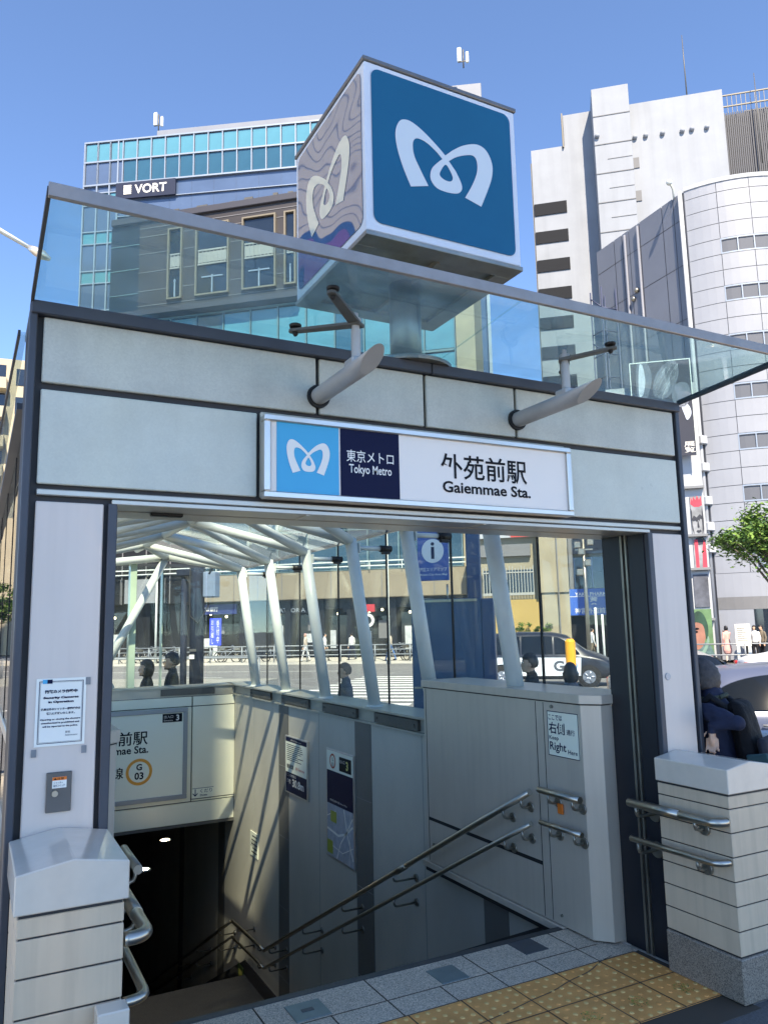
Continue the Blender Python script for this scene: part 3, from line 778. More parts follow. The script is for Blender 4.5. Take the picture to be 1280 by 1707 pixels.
tg = MB(); tg.box(3.262, 3.274, 3.93, 3.975, .675, .735, .002); setp(tg.build('rail_tag', ORANGE, loc=(3.27, 3.95, .675)), 'small orange tag hanging beside the short upper rail', 'tag')
for X, xp, xj, lab in ((3.30, 3.372, 3.446, 'pair of short bent steel rails on the right stone pillar and door jamb'), (.565, .487, .487, 'pair of short bent steel rails on the left stone pillar, seen end on')):
    t = thing('handrail', lab, 'handrail', (X, 3.0, 0), group='handrails on the pillars')
    s = 1 if xp > X else -1
    for z, r in ((.84, .0225), (.648, .0165)):
        b = MB(); arc = [(X+s*.062*(1-math.cos(a)), 2.865-.05*math.sin(a), z) for a in np.linspace(0, math.pi/2, 7)]
        b.tube([(X, 3.40, z), (X, 2.87, z)] + arc[1:] + [(xp, 2.815, z)], r, 16)
        if r > .02: b.tube([(X, 3.28, z), (X, 3.04, z)], r+.0025, 16)
        rl = b.build('rail', STEEL, t)
        b = MB(); bracket(b, X, 2.95, z, xp, .06, .009); b.build('rail_bracket', STEELD, rl)
        b = MB(); bracket(b, X, 3.35, z, xj, .07, .009)
        b.lathe((xj-s*.008, 3.35, z-.07), [(.042, -.004), (.044, 0), (.044, .006)], 20, 'x'); b.build('rail_bracket', STEELD, rl)

# ---------------------------------------------------------------- stone pillars in front of the columns
for x0, x1, lab in ((.156, .487, 'left stone pillar with white sloping cap under the security notice'), (3.372, 3.703, 'right stone pillar with white cap and granite base by the backpack man')):
    t = thing('stone_pillar', lab, 'pillar', ((x0+x1)/2, 3.0, 0), group='stone pillars at the entrance')
    y0, y1 = 2.79, 3.258
    b = MB(); b.box(x0-.004, x1+.004, y0-.004, y1, 0, .207, .006); b.build('granite_base', GRAND, t)
    b = MB(); b.box(x0+.012, x1-.012, y0+.012, y1, .2, .98); b.build('pillar_core', DARK, t)
    b = MB(); h = (.962-.215)/6.5
    zz = .215
    while zz < .955:
        b.box(x0+.006, x1-.006, y0+.006, y1-.002, zz, min(.962, zz+h-.006), .0025); zz += h
    b.build('stone_cladding', STONE, t)
    b = MB(); xm = (x0+x1)/2
    b.prism([(x0-.006, .975), (x1+.006, .975), (x1+.006, 1.094), (xm, 1.122), (x0-.006, 1.094)], y0-.008, y1, 'y', bev=.004); b.build('pillar_cap', CAPST, t)
t = thing('stone_block', 'small pale stone block at the foot of the left pillar', 'block', (.46, 2.74, 0))
b = MB(); (xa, za) = fx(148, 1688, 2.74); b.box(.395, .49, 2.70, 2.778, 0, za, .004); b.build('block', CAPST, t)

# ================================================================ signs on the entrance
# cube sign on its post
PAINT_WARMTH = (.97, 1.0, 1.03)
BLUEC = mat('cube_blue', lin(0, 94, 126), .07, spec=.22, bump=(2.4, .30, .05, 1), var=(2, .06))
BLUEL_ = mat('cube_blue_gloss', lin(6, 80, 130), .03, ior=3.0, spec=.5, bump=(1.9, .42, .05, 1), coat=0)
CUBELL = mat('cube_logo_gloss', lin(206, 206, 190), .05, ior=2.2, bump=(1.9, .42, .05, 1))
CUBEW = mat('cube_white', lin(212, 216, 220), .22, var=(4, .05))
CUBEL = mat('cube_logo_white', lin(206, 212, 210), .14, coat=.8)
CUBEF = mat('cube_frame', lin(122, 118, 114), .4, .6, var=(7, .15))
cx0, cx1, cy0, cy1, cz0, cz1 = 1.512, 2.398, 2.985, 3.871, 3.655, 4.525
t = thing('cube_sign', 'big blue cube sign with white looping M emblem standing on a post over the entrance', 'cube sign', (1.957, 3.43, 3.17))
b = MB(); b.box(cx0, cx1, cy0, cy1, cz0, cz1, .006); b.build('cube_body', CUBEW, t)
b = MB(); b.box(cx0-.008, cx1+.008, cy0-.008, cy1+.008, cz1, cz1+.022, .003); b.build('cube_lid', CUBEF, t)
b = MB()
for a in ((cx0-.006, cx1+.006, cy0-.006, cy0+.10), (cx0-.006, cx1+.006, cy1-.10, cy1+.006), (cx0-.006, cx0+.10, cy0+.10, cy1-.10), (cx1-.10, cx1+.006, cy0+.10, cy1-.10)):
    b.box(*a, cz0-.024, cz0-.001, .002)
b.box(cx0+.10, cx1-.10, cy0+.10, cy1-.10, cz0-.006, cz0-.002)
b.box(1.95, 1.965, cy0+.10, cy1-.10, cz0-.03, cz0-.006); b.build('cube_underside', STEELD, t)
b = MB(); b.tube([(1.957, 3.43, 3.17), (1.957, 3.43, cz0)], .085, 24); b.lathe((1.957, 3.43, 3.165), [(.24, 0), (.24, .02), (.17, .05), (.09, .06)], 24); b.build('sign_post', STEELD, t)
S_ = cx1-cx0
for o, xd, nm in (((cx0+.035, cy0-.003, cz0+.045), X_, 'front'), ((cx0-.003, cy1-.035, cz0+.045), NY, 'left')):
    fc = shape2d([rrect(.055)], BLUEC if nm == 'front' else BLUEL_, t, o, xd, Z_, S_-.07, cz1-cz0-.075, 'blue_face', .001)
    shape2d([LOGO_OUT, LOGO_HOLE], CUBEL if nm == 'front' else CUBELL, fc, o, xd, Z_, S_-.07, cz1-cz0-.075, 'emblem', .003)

# illuminated-box style station name sign over the door
t = thing('station_sign', 'long white station name sign in silver frame over the door opening', 'sign', (1.96, 3.26, 2.42))
yf = 3.205
sx0, sz1 = fx(440, 689, yf); sx1, _ = fx(949, 744, yf); _, sz0 = fx(436, 829, yf)
b = MB(); b.box(sx0+.01, sx1-.01, yf+.012, 3.27, sz0+.01, sz1-.01); b.build('sign_box', ALU, t)
fr = MB(); w = .030
for a in ((sx0, sx1, sz1-w, sz1), (sx0, sx1, sz0, sz0+w), (sx0, sx0+w, sz0+w, sz1-w), (sx1-w, sx1, sz0+w, sz1-w)):
    fr.box(a[0], a[1], yf-.012, yf+.05, a[2], a[3], .005)
fr.build('sign_frame', ALU, t)
b = MB(); b.box(sx0+w, sx1-w, yf+.004, yf+.02, sz0+w, sz1-w); fc = b.build('sign_face', SIGNW, t)
yt = yf+.003
def on(u, v): x, z = fx(u, v, yt); return (x, yt, z)
p, q = on(461, 824), on(564, 706)
lb = shape2d([rrect(.045)], LBLUE, t, p, X_, Z_, q[0]-p[0], q[2]-p[2], 'emblem_square', .001)
shape2d([LOGO_OUT, LOGO_HOLE], MARKW, lb, p, X_, Z_, q[0]-p[0], q[2]-p[2], 'emblem', .003)
p2, q2 = on(568, 826), on(664, 718)
nv = shape2d([rrect(.045)], NAVY, t, (p2[0], yt, p[2]), X_, Z_, q2[0]-p2[0], q[2]-p[2], 'name_square', .001)
hh = q[2]-p[2]; ww = q2[0]-p2[0]
text('東京メトロ', MARKW, nv, (p2[0]+ww*.5, yt-.001, p[2]+hh*.50), X_, Z_, w=ww*.80, h=hh*.165, align='C', bold=.006)
text('Tokyo Metro', MARKW, nv, (p2[0]+ww*.5, yt-.001, p[2]+hh*.315), X_, Z_, w=ww*.72, h=hh*.155, align='C', bold=.012)
a, c = on(735, 797), on(876, 757)
text('外苑前駅', INK, fc, (a[0], yt, a[2]+.002), X_, Z_, w=c[0]-a[0], h=.128, bold=.012, name='station_name')
a, c = on(737, 820), on(882, 800)
text('Gaiemmae Sta.', INK, fc, (a[0]+.004, yt, a[2]), X_, Z_, w=c[0]-a[0], h=.058, bold=.022, name='station_name_latin')

# security notice with tape, key switch, round plug on the columns
t = thing('security_notice', 'white paper security camera notice taped on the left column', 'notice', (.308, 3.267, 1.42))
x0, x1, z0, z1 = .219, .397, 1.417, 1.668; y = 3.266
b = MB(); b.box(x0, x1, y, y+.002, z0, z1); pp = b.build('paper', PAPER, t)
fr = MB()
for k, (o, wd) in enumerate(((.010, .0022), (.0145, .0008))):
    a0, a1, b0, b1 = x0+o, x1-o, z0+o, z1-o
    for q in ((a0, a1, b1-wd, b1), (a0, a1, b0, b0+wd), (a0, a0+wd, b0, b1), (a1-wd, a1, b0, b1)): fr.box(q[0], q[1], y-.0008, y, q[2], q[3])
fr.build('border_lines', INKN, pp)
b = MB(); b.box(x0+.022, x0+.038, y-.002, y-.0009, z1-.019, z1-.004, m=LBLUE); b.box(x0+.038, x0+.056, y-.002, y-.0009, z1-.019, z1-.004, m=NAVY); b.build('emblem_label', None, pp)
xm = (x0+x1)/2
for s, zz, wd, h, bo in (('防犯カメラ作動中', 1.612, .115, .0135, .02), ('Security Cameras', 1.590, .125, .0105, .035), ('in Operation', 1.574, .09, .0105, .035),
        ('係員以外のシャッター開閉操作は', 1.549, .14, .009, .01), ('警察に通報いたします。', 1.533, .1, .009, .01), ('Opening or closing the shutters', 1.511, .142, .008, .01),
        ('unauthorized is prohibited and', 1.498, .135, .008, .01), ('will be reported to the police.', 1.485, .125, .008, .01)):
    text(s, INKN, pp, (xm, y-.0006, zz), X_, Z_, w=wd, h=h, align='C', bold=bo+.03)
text('駅長', INKN, pp, (x1-.07, y-.0006, 1.462), X_, Z_, h=.008); text('Stationmaster', INKN, pp, (x1-.07, y-.0006, 1.452), X_, Z_, w=.045, h=.006)
TAPE = mat('grey_tape', lin(140, 140, 138), .6, var=(20, .2))
for u, v in ((147, 1135), (140, 1249), (56, 1257)):
    b = MB(); xx, zz = fx(u, v, y); b.box(xx-.009, xx+.009, y-.0005, y+.002, zz-.014, zz+.014); b.build('tape', TAPE, t)
t = thing('key_switch_box', 'small grey steel key switch plate on the left column under the security notice', 'key switch', (.312, 3.268, 1.178))
b = MB(); b.box(.268, .356, 3.258, 3.272, 1.177, 1.321, .002); pl = b.build('plate', mat('switch_plate', lin(104, 100, 96), .38, .5, var=(6, .1)), t)
b = MB(); b.box(.288, .338, 3.2565, 3.258, 1.264, 1.304, m=PAPER); b.box(.288, .338, 3.2558, 3.2565, 1.292, 1.304, m=ORANGE); b.build('warning_label', None, pl)
text('▲注意', INK, pl, (.292, 3.2555, 1.294), X_, Z_, w=.036, h=.008)
text('シャッター\n操作スイッチ', INKN, pl, (.292, 3.2562, 1.268), X_, Z_, w=.040, h=.02)
b = MB(); b.lathe((.298, 3.258, 1.245), [(.011, -.008), (.012, -.004), (.012, 0)], 20, 'y'); b.box(.2965, .2995, 3.2495, 3.2505, 1.238, 1.252, m=None); b.build('key_lock', STEEL, pl)
xx, zz = fx(1113, 1128, 3.268)
t = thing('round_plate', 'round grey blank plate set in the right column', 'plate', (xx, 3.268, zz)); b = MB(); b.lathe((xx, 3.267, zz), [(.019, -.003), (.02, 0), (.02, .004)], 24, 'y'); b.build('disc', IRON if False else mat('plug_grey', lin(170, 170, 172), .4, .3), t)

# keep right sign on the steel box
t = thing('keep_right_sign', 'small white keep right sign with navy writing on the right steel box', 'sign', (3.28, 3.905, 1.015))
X = 3.2775
b = MB(); b.box(X, X+.002, 3.758, 4.05, 1.015, 1.291); pl = b.build('plate', SIGNP, t)
fr = MB()
for q in ((3.758, 4.05, 1.286, 1.291), (3.758, 4.05, 1.015, 1.02), (3.758, 3.763, 1.015, 1.291), (4.045, 4.05, 1.015, 1.291)): fr.box(X-.001, X, *q)
fr.build('border_line', INKN, pl)
def onx(ytop, z): return (X-.0004, ytop, z)
text('ここでは', INKN, pl, onx(4.035, 1.236), NY, Z_, w=.13, h=.034, bold=.01)
text('右側', INKN, pl, onx(4.035, 1.152), NY, Z_, w=.15, h=.072, bold=.016); text('通行', INKN, pl, onx(3.868, 1.156), NY, Z_, w=.075, h=.034, bold=.01)
text('Keep', INKN, pl, onx(4.035, 1.108), NY, Z_, w=.09, h=.032, bold=.01)
text('Right', INKN, pl, onx(4.033, 1.036), NY, Z_, w=.155, h=.066, bold=.016); text('Here', INKN, pl, onx(3.862, 1.042), NY, Z_, w=.085, h=.026, bold=.01)

# posters on the stair wall (text runs towards the camera)
def poster(label, y1, y0, z0, z1, nm='wall_poster', cat='poster', grp='signs on the stair wall'):
    t = thing(nm, label, cat, (3.42, (y0+y1)/2, z0), group=grp)
    b = MB(); b.box(3.398, 3.419, y0, y1, z0, z1, .003); b.build('frame', ALU, t)
    return t
t = poster('narrow white and navy elevation notice in silver frame on the stair wall', 9.15, 8.43, -.07, .585)
b = MB(); b.box(3.396, 3.399, 8.46, 9.12, .52, .57, m=NAVY); b.box(3.396, 3.399, 8.46, 9.12, .17, .52, m=SIGNP); b.box(3.396, 3.399, 8.46, 9.12, -.055, .17, m=NAVY); fc = b.build('printed_sheet', None, t)
text('お知らせ Information', MARKW, fc, (3.3955, 8.79, .533), NY, Z_, w=.34, h=.022, align='C')
b = MB()
for k in range(9):
    w_ = random.uniform(.35, .58); b.box(3.3948, 3.3958, 9.08-w_, 9.08, .485-k*.022, .492-k*.022)
b.build('text_lines', INK, fc)
text('銀座線', INK, fc, (3.3955, 9.08, .215), NY, Z_, w=.22, h=.05, bold=.01); text('G03 Gaiemmae', mat('ink_red', lin(190, 50, 40), .5), fc, (3.3955, 8.80, .225), NY, Z_, w=.28, h=.03)
text('ここの地盤は', MARKW, fc, (3.3955, 9.08, .125), NY, Z_, w=.3, h=.03); text('海抜', MARKW, fc, (3.3955, 9.08, .045), NY, Z_, w=.14, h=.05, bold=.01); text('30.8m', MARKW, fc, (3.3955, 8.90, .02), NY, Z_, w=.36, h=.09, bold=.03)
t = poster('tall area map poster with navy band in silver frame on the stair wall', 7.905, 7.215, -.50, .585)
b = MB(); b.box(3.396, 3.399, 7.24, 7.88, .37, .57, m=SIGNP); b.box(3.396, 3.399, 7.24, 7.88, .035, .37, m=NAVY)
MAPG = mat('map_paper', lin(176, 180, 184), .5, var=(22, .25), var2=(12, .1)); b.box(3.396, 3.399, 7.24, 7.88, -.485, .035, m=MAPG); fc = b.build('printed_sheet', None, t)
ORG = mat('ring_red', lin(200, 90, 50), .5)
shape2d([circle(), [(.5+.38*math.cos(i*.2618), .5+.38*math.sin(i*.2618)) for i in range(24)]], ORG, fc, (3.3957, 7.80, .395), NY, Z_, .15, .15, 'line_ring')
text('G', INK, fc, (3.3955, 7.725, .47), NY, Z_, h=.035, align='C'); text('03', INK, fc, (3.3955, 7.725, .42), NY, Z_, h=.035, align='C')
b = MB(); b.box(3.3948, 3.3958, 7.27, 7.56, .395, .535); b.build('exit_plate', INK, fc)
text('出入口', MARKW, fc, (3.394, 7.54, .475), NY, Z_, w=.12, h=.035); text('3', mat('exit_yellow', lin(230, 220, 130), .5), fc, (3.394, 7.39, .42), NY, Z_, h=.09, bold=.03)
text('駅周辺案内図 Area Map', MARKW, fc, (3.3955, 7.80, .06), NY, Z_, w=.42, h=.025)
b = MB()
def mapline(p, w):
    for (a, c), (e, f) in zip(p, p[1:]):
        d = Vector((0, e-a, f-c)).normalized(); n = Vector((0, -d.z, d.y))*w/2
        A, B = Vector((3.3952, a, c)), Vector((3.3952, e, f)); b.quad(A-n, B-n, B+n, A+n)
mapline([(7.46, .03), (7.38, -.2), (7.25, -.42)], .02); mapline([(7.88, -.22), (7.6, -.25), (7.42, -.20), (7.25, -.10)], .022); mapline([(7.64, -.48), (7.55, -.32), (7.42, -.2), (7.25, -.02)], .014); mapline([(7.88, -.10), (7.66, -.02)], .008); mapline([(7.3, .03), (7.34, -.48)], .008); mapline([(7.88, -.36), (7.5, -.40), (7.25, -.30)], .008)
b.build('map_roads', PAPER, fc)
GRN = mat('map_green', lin(160, 165, 60), .5)
for q in ((7.64, 7.79, -.14, -.03), (7.74, 7.88, -.46, -.33)): b = MB(); b.box(3.3948, 3.3954, *q); b.build('map_park', GRN, fc)
t = thing('wall_notice', 'small white notice low on the stair wall near the end wall', 'notice', (3.42, 10.36, -1.1), group='signs on the stair wall')
b = MB(); b.box(3.412, 3.419, 10.2, 10.52, -1.105, -.80); fc = b.build('plate', SIGNP, t)
b = MB()
for k in range(5): b.box(3.4112, 3.412, 10.24, random.uniform(10.4, 10.49), -.86-k*.05, -.845-k*.05)
b.build('text_lines', INK, fc); text('火災時', INKN, fc, (3.4115, 10.49, -.99), NY, Z_, w=.2, h=.08)
t = thing('exit_hatch_sign', 'small green and yellow guide plate by the landing floor', 'guide sign', (3.4, 10.85, -2.72))
b = MB(); b.box(3.396, 3.404, 10.74, 10.98, -2.83, -2.60, .003, m=mat('guide_green', lin(90, 110, 60), .5)); b.box(3.3945, 3.396, 10.79, 10.93, -2.78, -2.66, m=mat('guide_yellow', lin(190, 180, 90), .5)); b.build('plate', None, t)

# station name board on the end wall
t = thing('station_board', 'pale station name board with orange ring in grey frame on the stairwell end wall', 'sign', (1.7, 11.3, -.44))
ye = 11.27
b = MB(); b.box(.60, 2.735, ye+.01, 11.302, -.445, .785); b.build('board_box', SILLM, t)
fr = MB()
for q in ((.60, 2.735, .725, .785), (.60, 2.735, -.445, -.385), (.60, .66, -.385, .725), (2.675, 2.735, -.385, .725)): fr.box(q[0], q[1], ye-.012, ye+.02, q[2], q[3], .006)
fr.build('board_frame', mat('board_frame_grey', lin(160, 163, 162), .4, .4), t)
b = MB(); b.box(.66, 2.675, ye+.002, ye+.012, -.385, .725); fc = b.build('board_face', SIGNP, t)
yb = ye+.0015
b = MB(); b.box(2.385, 2.655, yb-.004, yb, .60, .715); ep = b.build('exit_plate', INK, fc)
text('出入口', MARKW, ep, (2.405, yb-.0045, .655), X_, Z_, w=.125, h=.04); text('Entrance', MARKW, ep, (2.405, yb-.0045, .615), X_, Z_, w=.12, h=.022); text('3', MARKW, ep, (2.57, yb-.0045, .618), X_, Z_, h=.08, bold=.03)
text('外苑前駅', INK, fc, (2.19, yb, .325), X_, Z_, w=.80, h=.185, align='R', bold=.012)
text('Gaiemmae Sta.', INK, fc, (2.20, yb, .215), X_, Z_, w=.80, h=.10, align='R', bold=.02)
text('銀座線', INK, fc, (1.88, yb, -.10), X_, Z_, w=.48, h=.15, align='R', bold=.012)
cxg, czg = 2.085, -.03
shape2d([circle(40), [(.5+.39*math.cos(i*.19635), .5+.39*math.sin(i*.19635)) for i in range(32)]], ORING, fc, (cxg-.175, yb, czg-.175), X_, Z_, .35, .35, 'line_ring')
text('G', INK, fc, (cxg, yb, czg+.02), X_, Z_, h=.085, align='C', bold=.03); text('03', INK, fc, (cxg, yb, czg-.10), X_, Z_, h=.095, align='C', bold=.03)
t = thing('down_sign', 'small pale down arrow plate right of the station name board', 'sign', (2.96, 11.3, -.47))
b = MB(); b.box(2.82, 3.12, 11.292, 11.30, -.465, -.335); fc = b.build('plate', SIGNP, t)
b = MB(); b.box(2.82, 3.12, 11.2912, 11.292, -.338, -.332); b.prism([(2.855, -.345), (2.867, -.345), (2.867, -.42), (2.895, -.395), (2.895, -.41), (2.861, -.445), (2.827, -.41), (2.827, -.395), (2.855, -.42)], 11.2912, 11.292, 'y'); b.build('arrow', INKN, fc)
text('くだり', INKN, fc, (2.93, 11.2915, -.40), X_, Z_, w=.17, h=.05); text('Down', INKN, fc, (2.93, 11.2915, -.445), X_, Z_, w=.10, h=.028, bold=.02)

PAINT_WARMTH = (1.0, 1.0, 1.0)
PAINT_WARMTH = (.95, 1.0, 1.09)

# ================================================================ the city round it
def bldg(name, label, s0, d0, cat='building', group=None):
    t = thing(name, label, cat, W(s0, d0, -.05), ROT_ST, group); LOCAL.add(t); t_org[t] = (s0, d0); return t
t_org = {}
class SB(MB):
    """boxes in street coordinates (s, d, z) for a building thing"""
    def __init__(s, t): MB.__init__(s); s.t = t; s.o = t_org[t]
    def sbox(s, a0, a1, d0, d1, z0, z1, bev=0.0, m=None):
        return s.box(a0-s.o[0], a1-s.o[0], d0-s.o[1], d1-s.o[1], z0+.05, z1+.05, bev, m)
    def done(s, name, m=None, parent=None): return s.build(name, m, parent or s.t)
def window_pane(mat_): return mat_
TEAL = mat('curtain_teal', lin(84, 142, 150), .06, .0, var=(.25, .18), spec=.9, coat=.6)
TEALD = mat('curtain_deep', lin(48, 92, 106), .05, 0, var=(.22, .25), spec=.9, coat=.6)
BLUEP = mat('curtain_blue', lin(84, 100, 122), .08, 0, var=(.3, .2), spec=.8, coat=.5)
MULL = mat('mullion_white', lin(150, 158, 164), .4, .3)
MULLG = mat('mullion_green', lin(110, 134, 132), .4, .3)
ROOFG = mat('roof_grey', lin(128, 130, 134), .6, var=(.5, .1))
CONC = mat('tower_white', lin(148, 150, 151), .7, var=(.5, .09), var2=(.1, .05), bump=(4, .05), streak=(1.6, .08))
BROWN = mat('brown_cladding', lin(58, 52, 50), .5, var=(.4, .18))
GOLD = mat('window_surround', lin(128, 116, 96), .5, .2)
WINDK = mat('dark_window', lin(34, 42, 50), .06, 0, spec=.8, var=(.4, .3))
VOID = mat('dark_void', lin(22, 24, 28), .9)
BEIGE = mat('beige_band', lin(142, 128, 104), .7, var=(.6, .12))
SHOPD = mat('shop_dark', lin(24, 25, 27), .5, var=(.8, .25))
CREAM = mat('cream_render', lin(160, 147, 120), .8, var=(.6, .12), var2=(.3, .06))
YELL = mat('yellow_render', lin(180, 150, 88), .8, var=(.5, .12))
GREYR = mat('grey_render', lin(120, 118, 115), .8, var=(.5, .15))
WHITEB = mat('white_render', lin(176, 176, 174), .8, var=(.6, .08))

# --- glass tower with the white name on a dark sign
vt = bldg('glass_tower', 'tall teal and blue glass office tower with white sign lettering near its top', -40, 56)
b = SB(vt); b.sbox(-39.9, -4.9, 56.1, 74, 0, 45.35); b.done('tower_wall', BLUEP)
vt.rotation_euler.z = ROT_ST + R(6.4)
b = SB(vt); b.sbox(-33.5, -4.9, 56.5, 73.5, 45.35, 46.3, .05); b.sbox(-7.4, -4.7, 56.05, 60, 43.2, 47.4, .05); b.done('roof_parapet', ROOFG)
npan = 0
def pane(t, s0, s1, z0, z1, d, m, proto={}):
    key = (t.name, round(s1-s0, 2), round(z1-z0, 2), m.name)
    o = t_org[t]
    if key not in proto:
        b = MB(); b.box(0, s1-s0, 0, .06, 0, z1-z0); q = b.build('window_pane', m, t); proto[key] = q
    else:
        q = proto[key].copy(); COL.objects.link(q)
    q.location = (s0-o[0], d-o[1], z0+.05); return q
k = 0; s = -39.8
while s < -5.6:
    w_ = 1.18 if s < -36.8 else 1.30
    pane(vt, s+.05, s+w_-.05, 43.45, 45.15, 56.0, TEAL); pane(vt, s+.05, s+w_-.05, 41.25, 43.3, 56.0, TEALD if s > -36.8 else BLUEP); s += w_
b = SB(vt); s = -39.85
while s < -5.5:
    b.sbox(s-.045, s+.045, 55.9, 56.1, 41.15, 45.3); s += 1.18 if s < -36.8 else 1.30
for z in (45.3, 43.38, 41.15): b.sbox(-39.95, -4.9, 55.88, 56.1, z-.07, z+.07)
for z in (39.6, 38.0, 36.35): b.sbox(-36.8, -4.9, 55.95, 56.1, z-.03, z+.03)
for s in (-39.9, -38.66, -37.5, -36.75): b.sbox(s-.06, s+.06, 55.9, 56.1, 2, 45.3)
z = 40.4; i = 0
while z > 6:
    b.sbox(-39.9, -36.75, 55.92, 56.1, z-.05, z+.05); z -= (1.15, 2.5)[i % 2]; i += 1
b.sbox(-5.0, -4.75, 55.8, 74, 2, 45.4); b.done('mullions', MULL)
z = 40.4; i = 0; zz = []
while z > 12:
    zn = z-(1.15, 2.5)[i % 2]; zz.append((zn, z, i % 2)); z = zn; i += 1
for zn, z, kind in zz:
    for s in (-39.84, -38.6, -37.44): pane(vt, s+.04, s+1.04 if s > -38 and False else s+.62 if s > -37.5 else s+1.1, zn+.06, z-.06, 56.02, (TEAL, BLUEP)[kind])
b = SB(vt)
for s in np.arange(-36, -5, 2.0): b.sbox(s-.012, s+.012, 56.08, 56.1, 36.3, 41.1)
b.done('panel_joints', mat('joint_blue', lin(60, 80, 105), .5))
p0 = st(190, 330, 55.9); p1 = st(285, 298, 55.9)
b = SB(vt); b.sbox(p0[0], p1[0], 55.75, 55.98, 39.55, 41.05); sg = b.done('name_sign', mat('sign_dark', lin(36, 40, 56), .4))
text('VORT', MARKW, sg, (p0[0]+40+1.75, -.27, 39.55+.05+.35), X_, Z_, w=2.9, h=.85, bold=.02)
b = SB(vt)
for kz in range(5): b.sbox(p0[0]+.75, p0[0]+1.45, 55.70, 55.74, 39.9+kz*.18, 40.02+kz*.18)
b.done('sign_stripes', MARKW, sg)
for u, v, lab in ((262, 205, 'white antenna unit on the roof edge of the glass tower left of the cube sign'), (770, 122, 'white twin antenna on the roof corner of the glass tower right behind the cube sign')):
    s_, z_ = st(u, v, 58)
    t = bldg('roof_antenna', lab, s_, 58, 'antenna'); zb = 46.9 if u < 400 else 47.6
    b = SB(t); b.sbox(s_-.35, s_+.0, 57.9, 58.1, zb+.5, zb+1.8, .05); b.sbox(s_+.35, s_+.6, 57.9, 58.1, zb+.3, zb+1.3, .05); b.done('antenna_panel', WHITEP)
    b = SB(t); b.tube([(.15, 0, zb-.05), (.15, 0, zb+1.6)], .06, 8); b.box(-.3, .6, -.03, .03, zb+.5, zb+.58); b.done('antenna_mast', IRON)

# --- brown hotel-like block in front of it on its glass base
bb = bldg('brown_building', 'dark brown office block with pale framed tall windows above a green glass base', -33, 50)
b = SB(bb); b.sbox(-30.7, -17.9, 50.2, 55.7, 26.0, 33.2); b.done('brown_wall', BROWN)
b = SB(bb); b.sbox(-33.2, -30.72, 50.3, 55.7, 26.0, 33.2); b.done('dark_glass_bay', mat('bay_glass', lin(44, 56, 66), .06, var=(.5, .3), spec=.8))
b = SB(bb)
for z in (27.5, 29.5, 31.5): b.sbox(-33.2, -30.72, 50.25, 50.3, z, z+.06)
b.done('bay_lines', MULLG)
BBD = mat('brown_band', lin(64, 62, 66), .5)
b = SB(bb); b.sbox(-33.1, -17.8, 50.0, 55.7, 33.2, 33.75, .05); b.done('roof_band', BBD)
b = SB(bb); b.sbox(-33.0, -17.8, 50.02, 55.6, 25.65, 26.05); b.done('lower_band', BBD)
b = SB(bb)
for k in range(12):
    s_ = -32.2+k*1.2+random.uniform(-.2, .2); b.sbox(s_, s_+random.uniform(.3, .9), 51, 51.6, 33.75, 33.75+random.uniform(.3, .8))
b.done('roof_plant', IRON)
for s0, s1 in ((-28.2, -27.0), (-25.9, -23.2), (-22.15, -19.5), (-18.85, -17.95)):
    b = SB(bb)
    for q in ((s0, s0+.12, 26.6, 32.3), (s1-.12, s1, 26.6, 32.3), (s0+.12, s1-.12, 32.18, 32.3), (s0+.12, s1-.12, 26.6, 26.72)): b.sbox(q[0], q[1], 49.95, 50.35, q[2], q[3])
    fr = b.done('window_frame', GOLD)
    b = SB(bb); b.sbox(s0+.12, s1-.12, 50.14, 50.22, 26.72, 32.18); b.done('window_glass', WINDK, fr)
    b = SB(bb); b.sbox(s0+.2, s1-.2, 50.02, 50.12, 29.0, 29.12); b.sbox(s0+.2, s1-.2, 50.02, 50.12, 30.1, 30.22)
    for x in np.arange(s0+.25, s1-.2, .3): b.sbox(x, x+.06, 50.04, 50.1, 29.1, 30.1)
    b.sbox(s0+.2, s1-.2, 50.06, 50.1, 29.2, 30.0, m=None); b.done('balcony_rail', mat('rail_stone', lin(150, 144, 134), .6), fr)
    b = SB(bb); b.sbox((s0+s1)/2-.05, (s0+s1)/2+.05, 50.06, 50.13, 26.8, 28.2); b.sbox(s0+.5, s1-.5, 50.06, 50.13, 28.0, 28.1); b.done('window_bar', MULL, fr)
b = SB(bb)
for s_ in np.arange(-32.4, -18, .001) if False else (): pass
for z in (26.4, 27.6, 29.1, 30.6, 32.0, 32.7): b.sbox(-30.7, -17.9, 50.17, 50.2, z-.03, z+.03)
b.done('cladding_joints', mat('brown_joint', lin(110, 106, 104), .6))
b = SB(bb); b.sbox(-37, -6.6, 51.0, 55.7, 5.6, 25.6); b.done('glass_base_wall', mat('curtain_dark', lin(34, 62, 68), .05, var=(.3, .4), spec=.9))
s = -36.9; nb = 0
while s < -7:
    for z0, z1 in ((20.9, 25.3), (16.4, 20.6), (12.6, 16.1), (8.8, 12.3)):
        if nb < 62: pane(bb, s+.05, s+2.1, z0, z1, 50.93, TEALD if z0 < 15 or nb % 5 == 0 else TEAL); nb += 1
    s += 2.16
b = SB(bb)
for s in np.arange(-36.95, -6.7, 2.16): b.sbox(s-.05, s+.05, 50.85, 51, 5.6, 25.5)
for z in (25.5, 20.75, 16.25, 12.45, 8.6, 5.8): b.sbox(-37, -6.6, 50.83, 51, z-.07, z+.07)
b.done('mullions', MULLG)
b = SB(bb); b.sbox(-6.6, -5.3, 50.6, 55.7, 0, 36); b.done('stone_pier', CREAM)
b = SB(bb); b.sbox(-25.6, -6.4, 49.9, 51, 3.9, 5.75, .03); b.done('fascia_band', BEIGE)
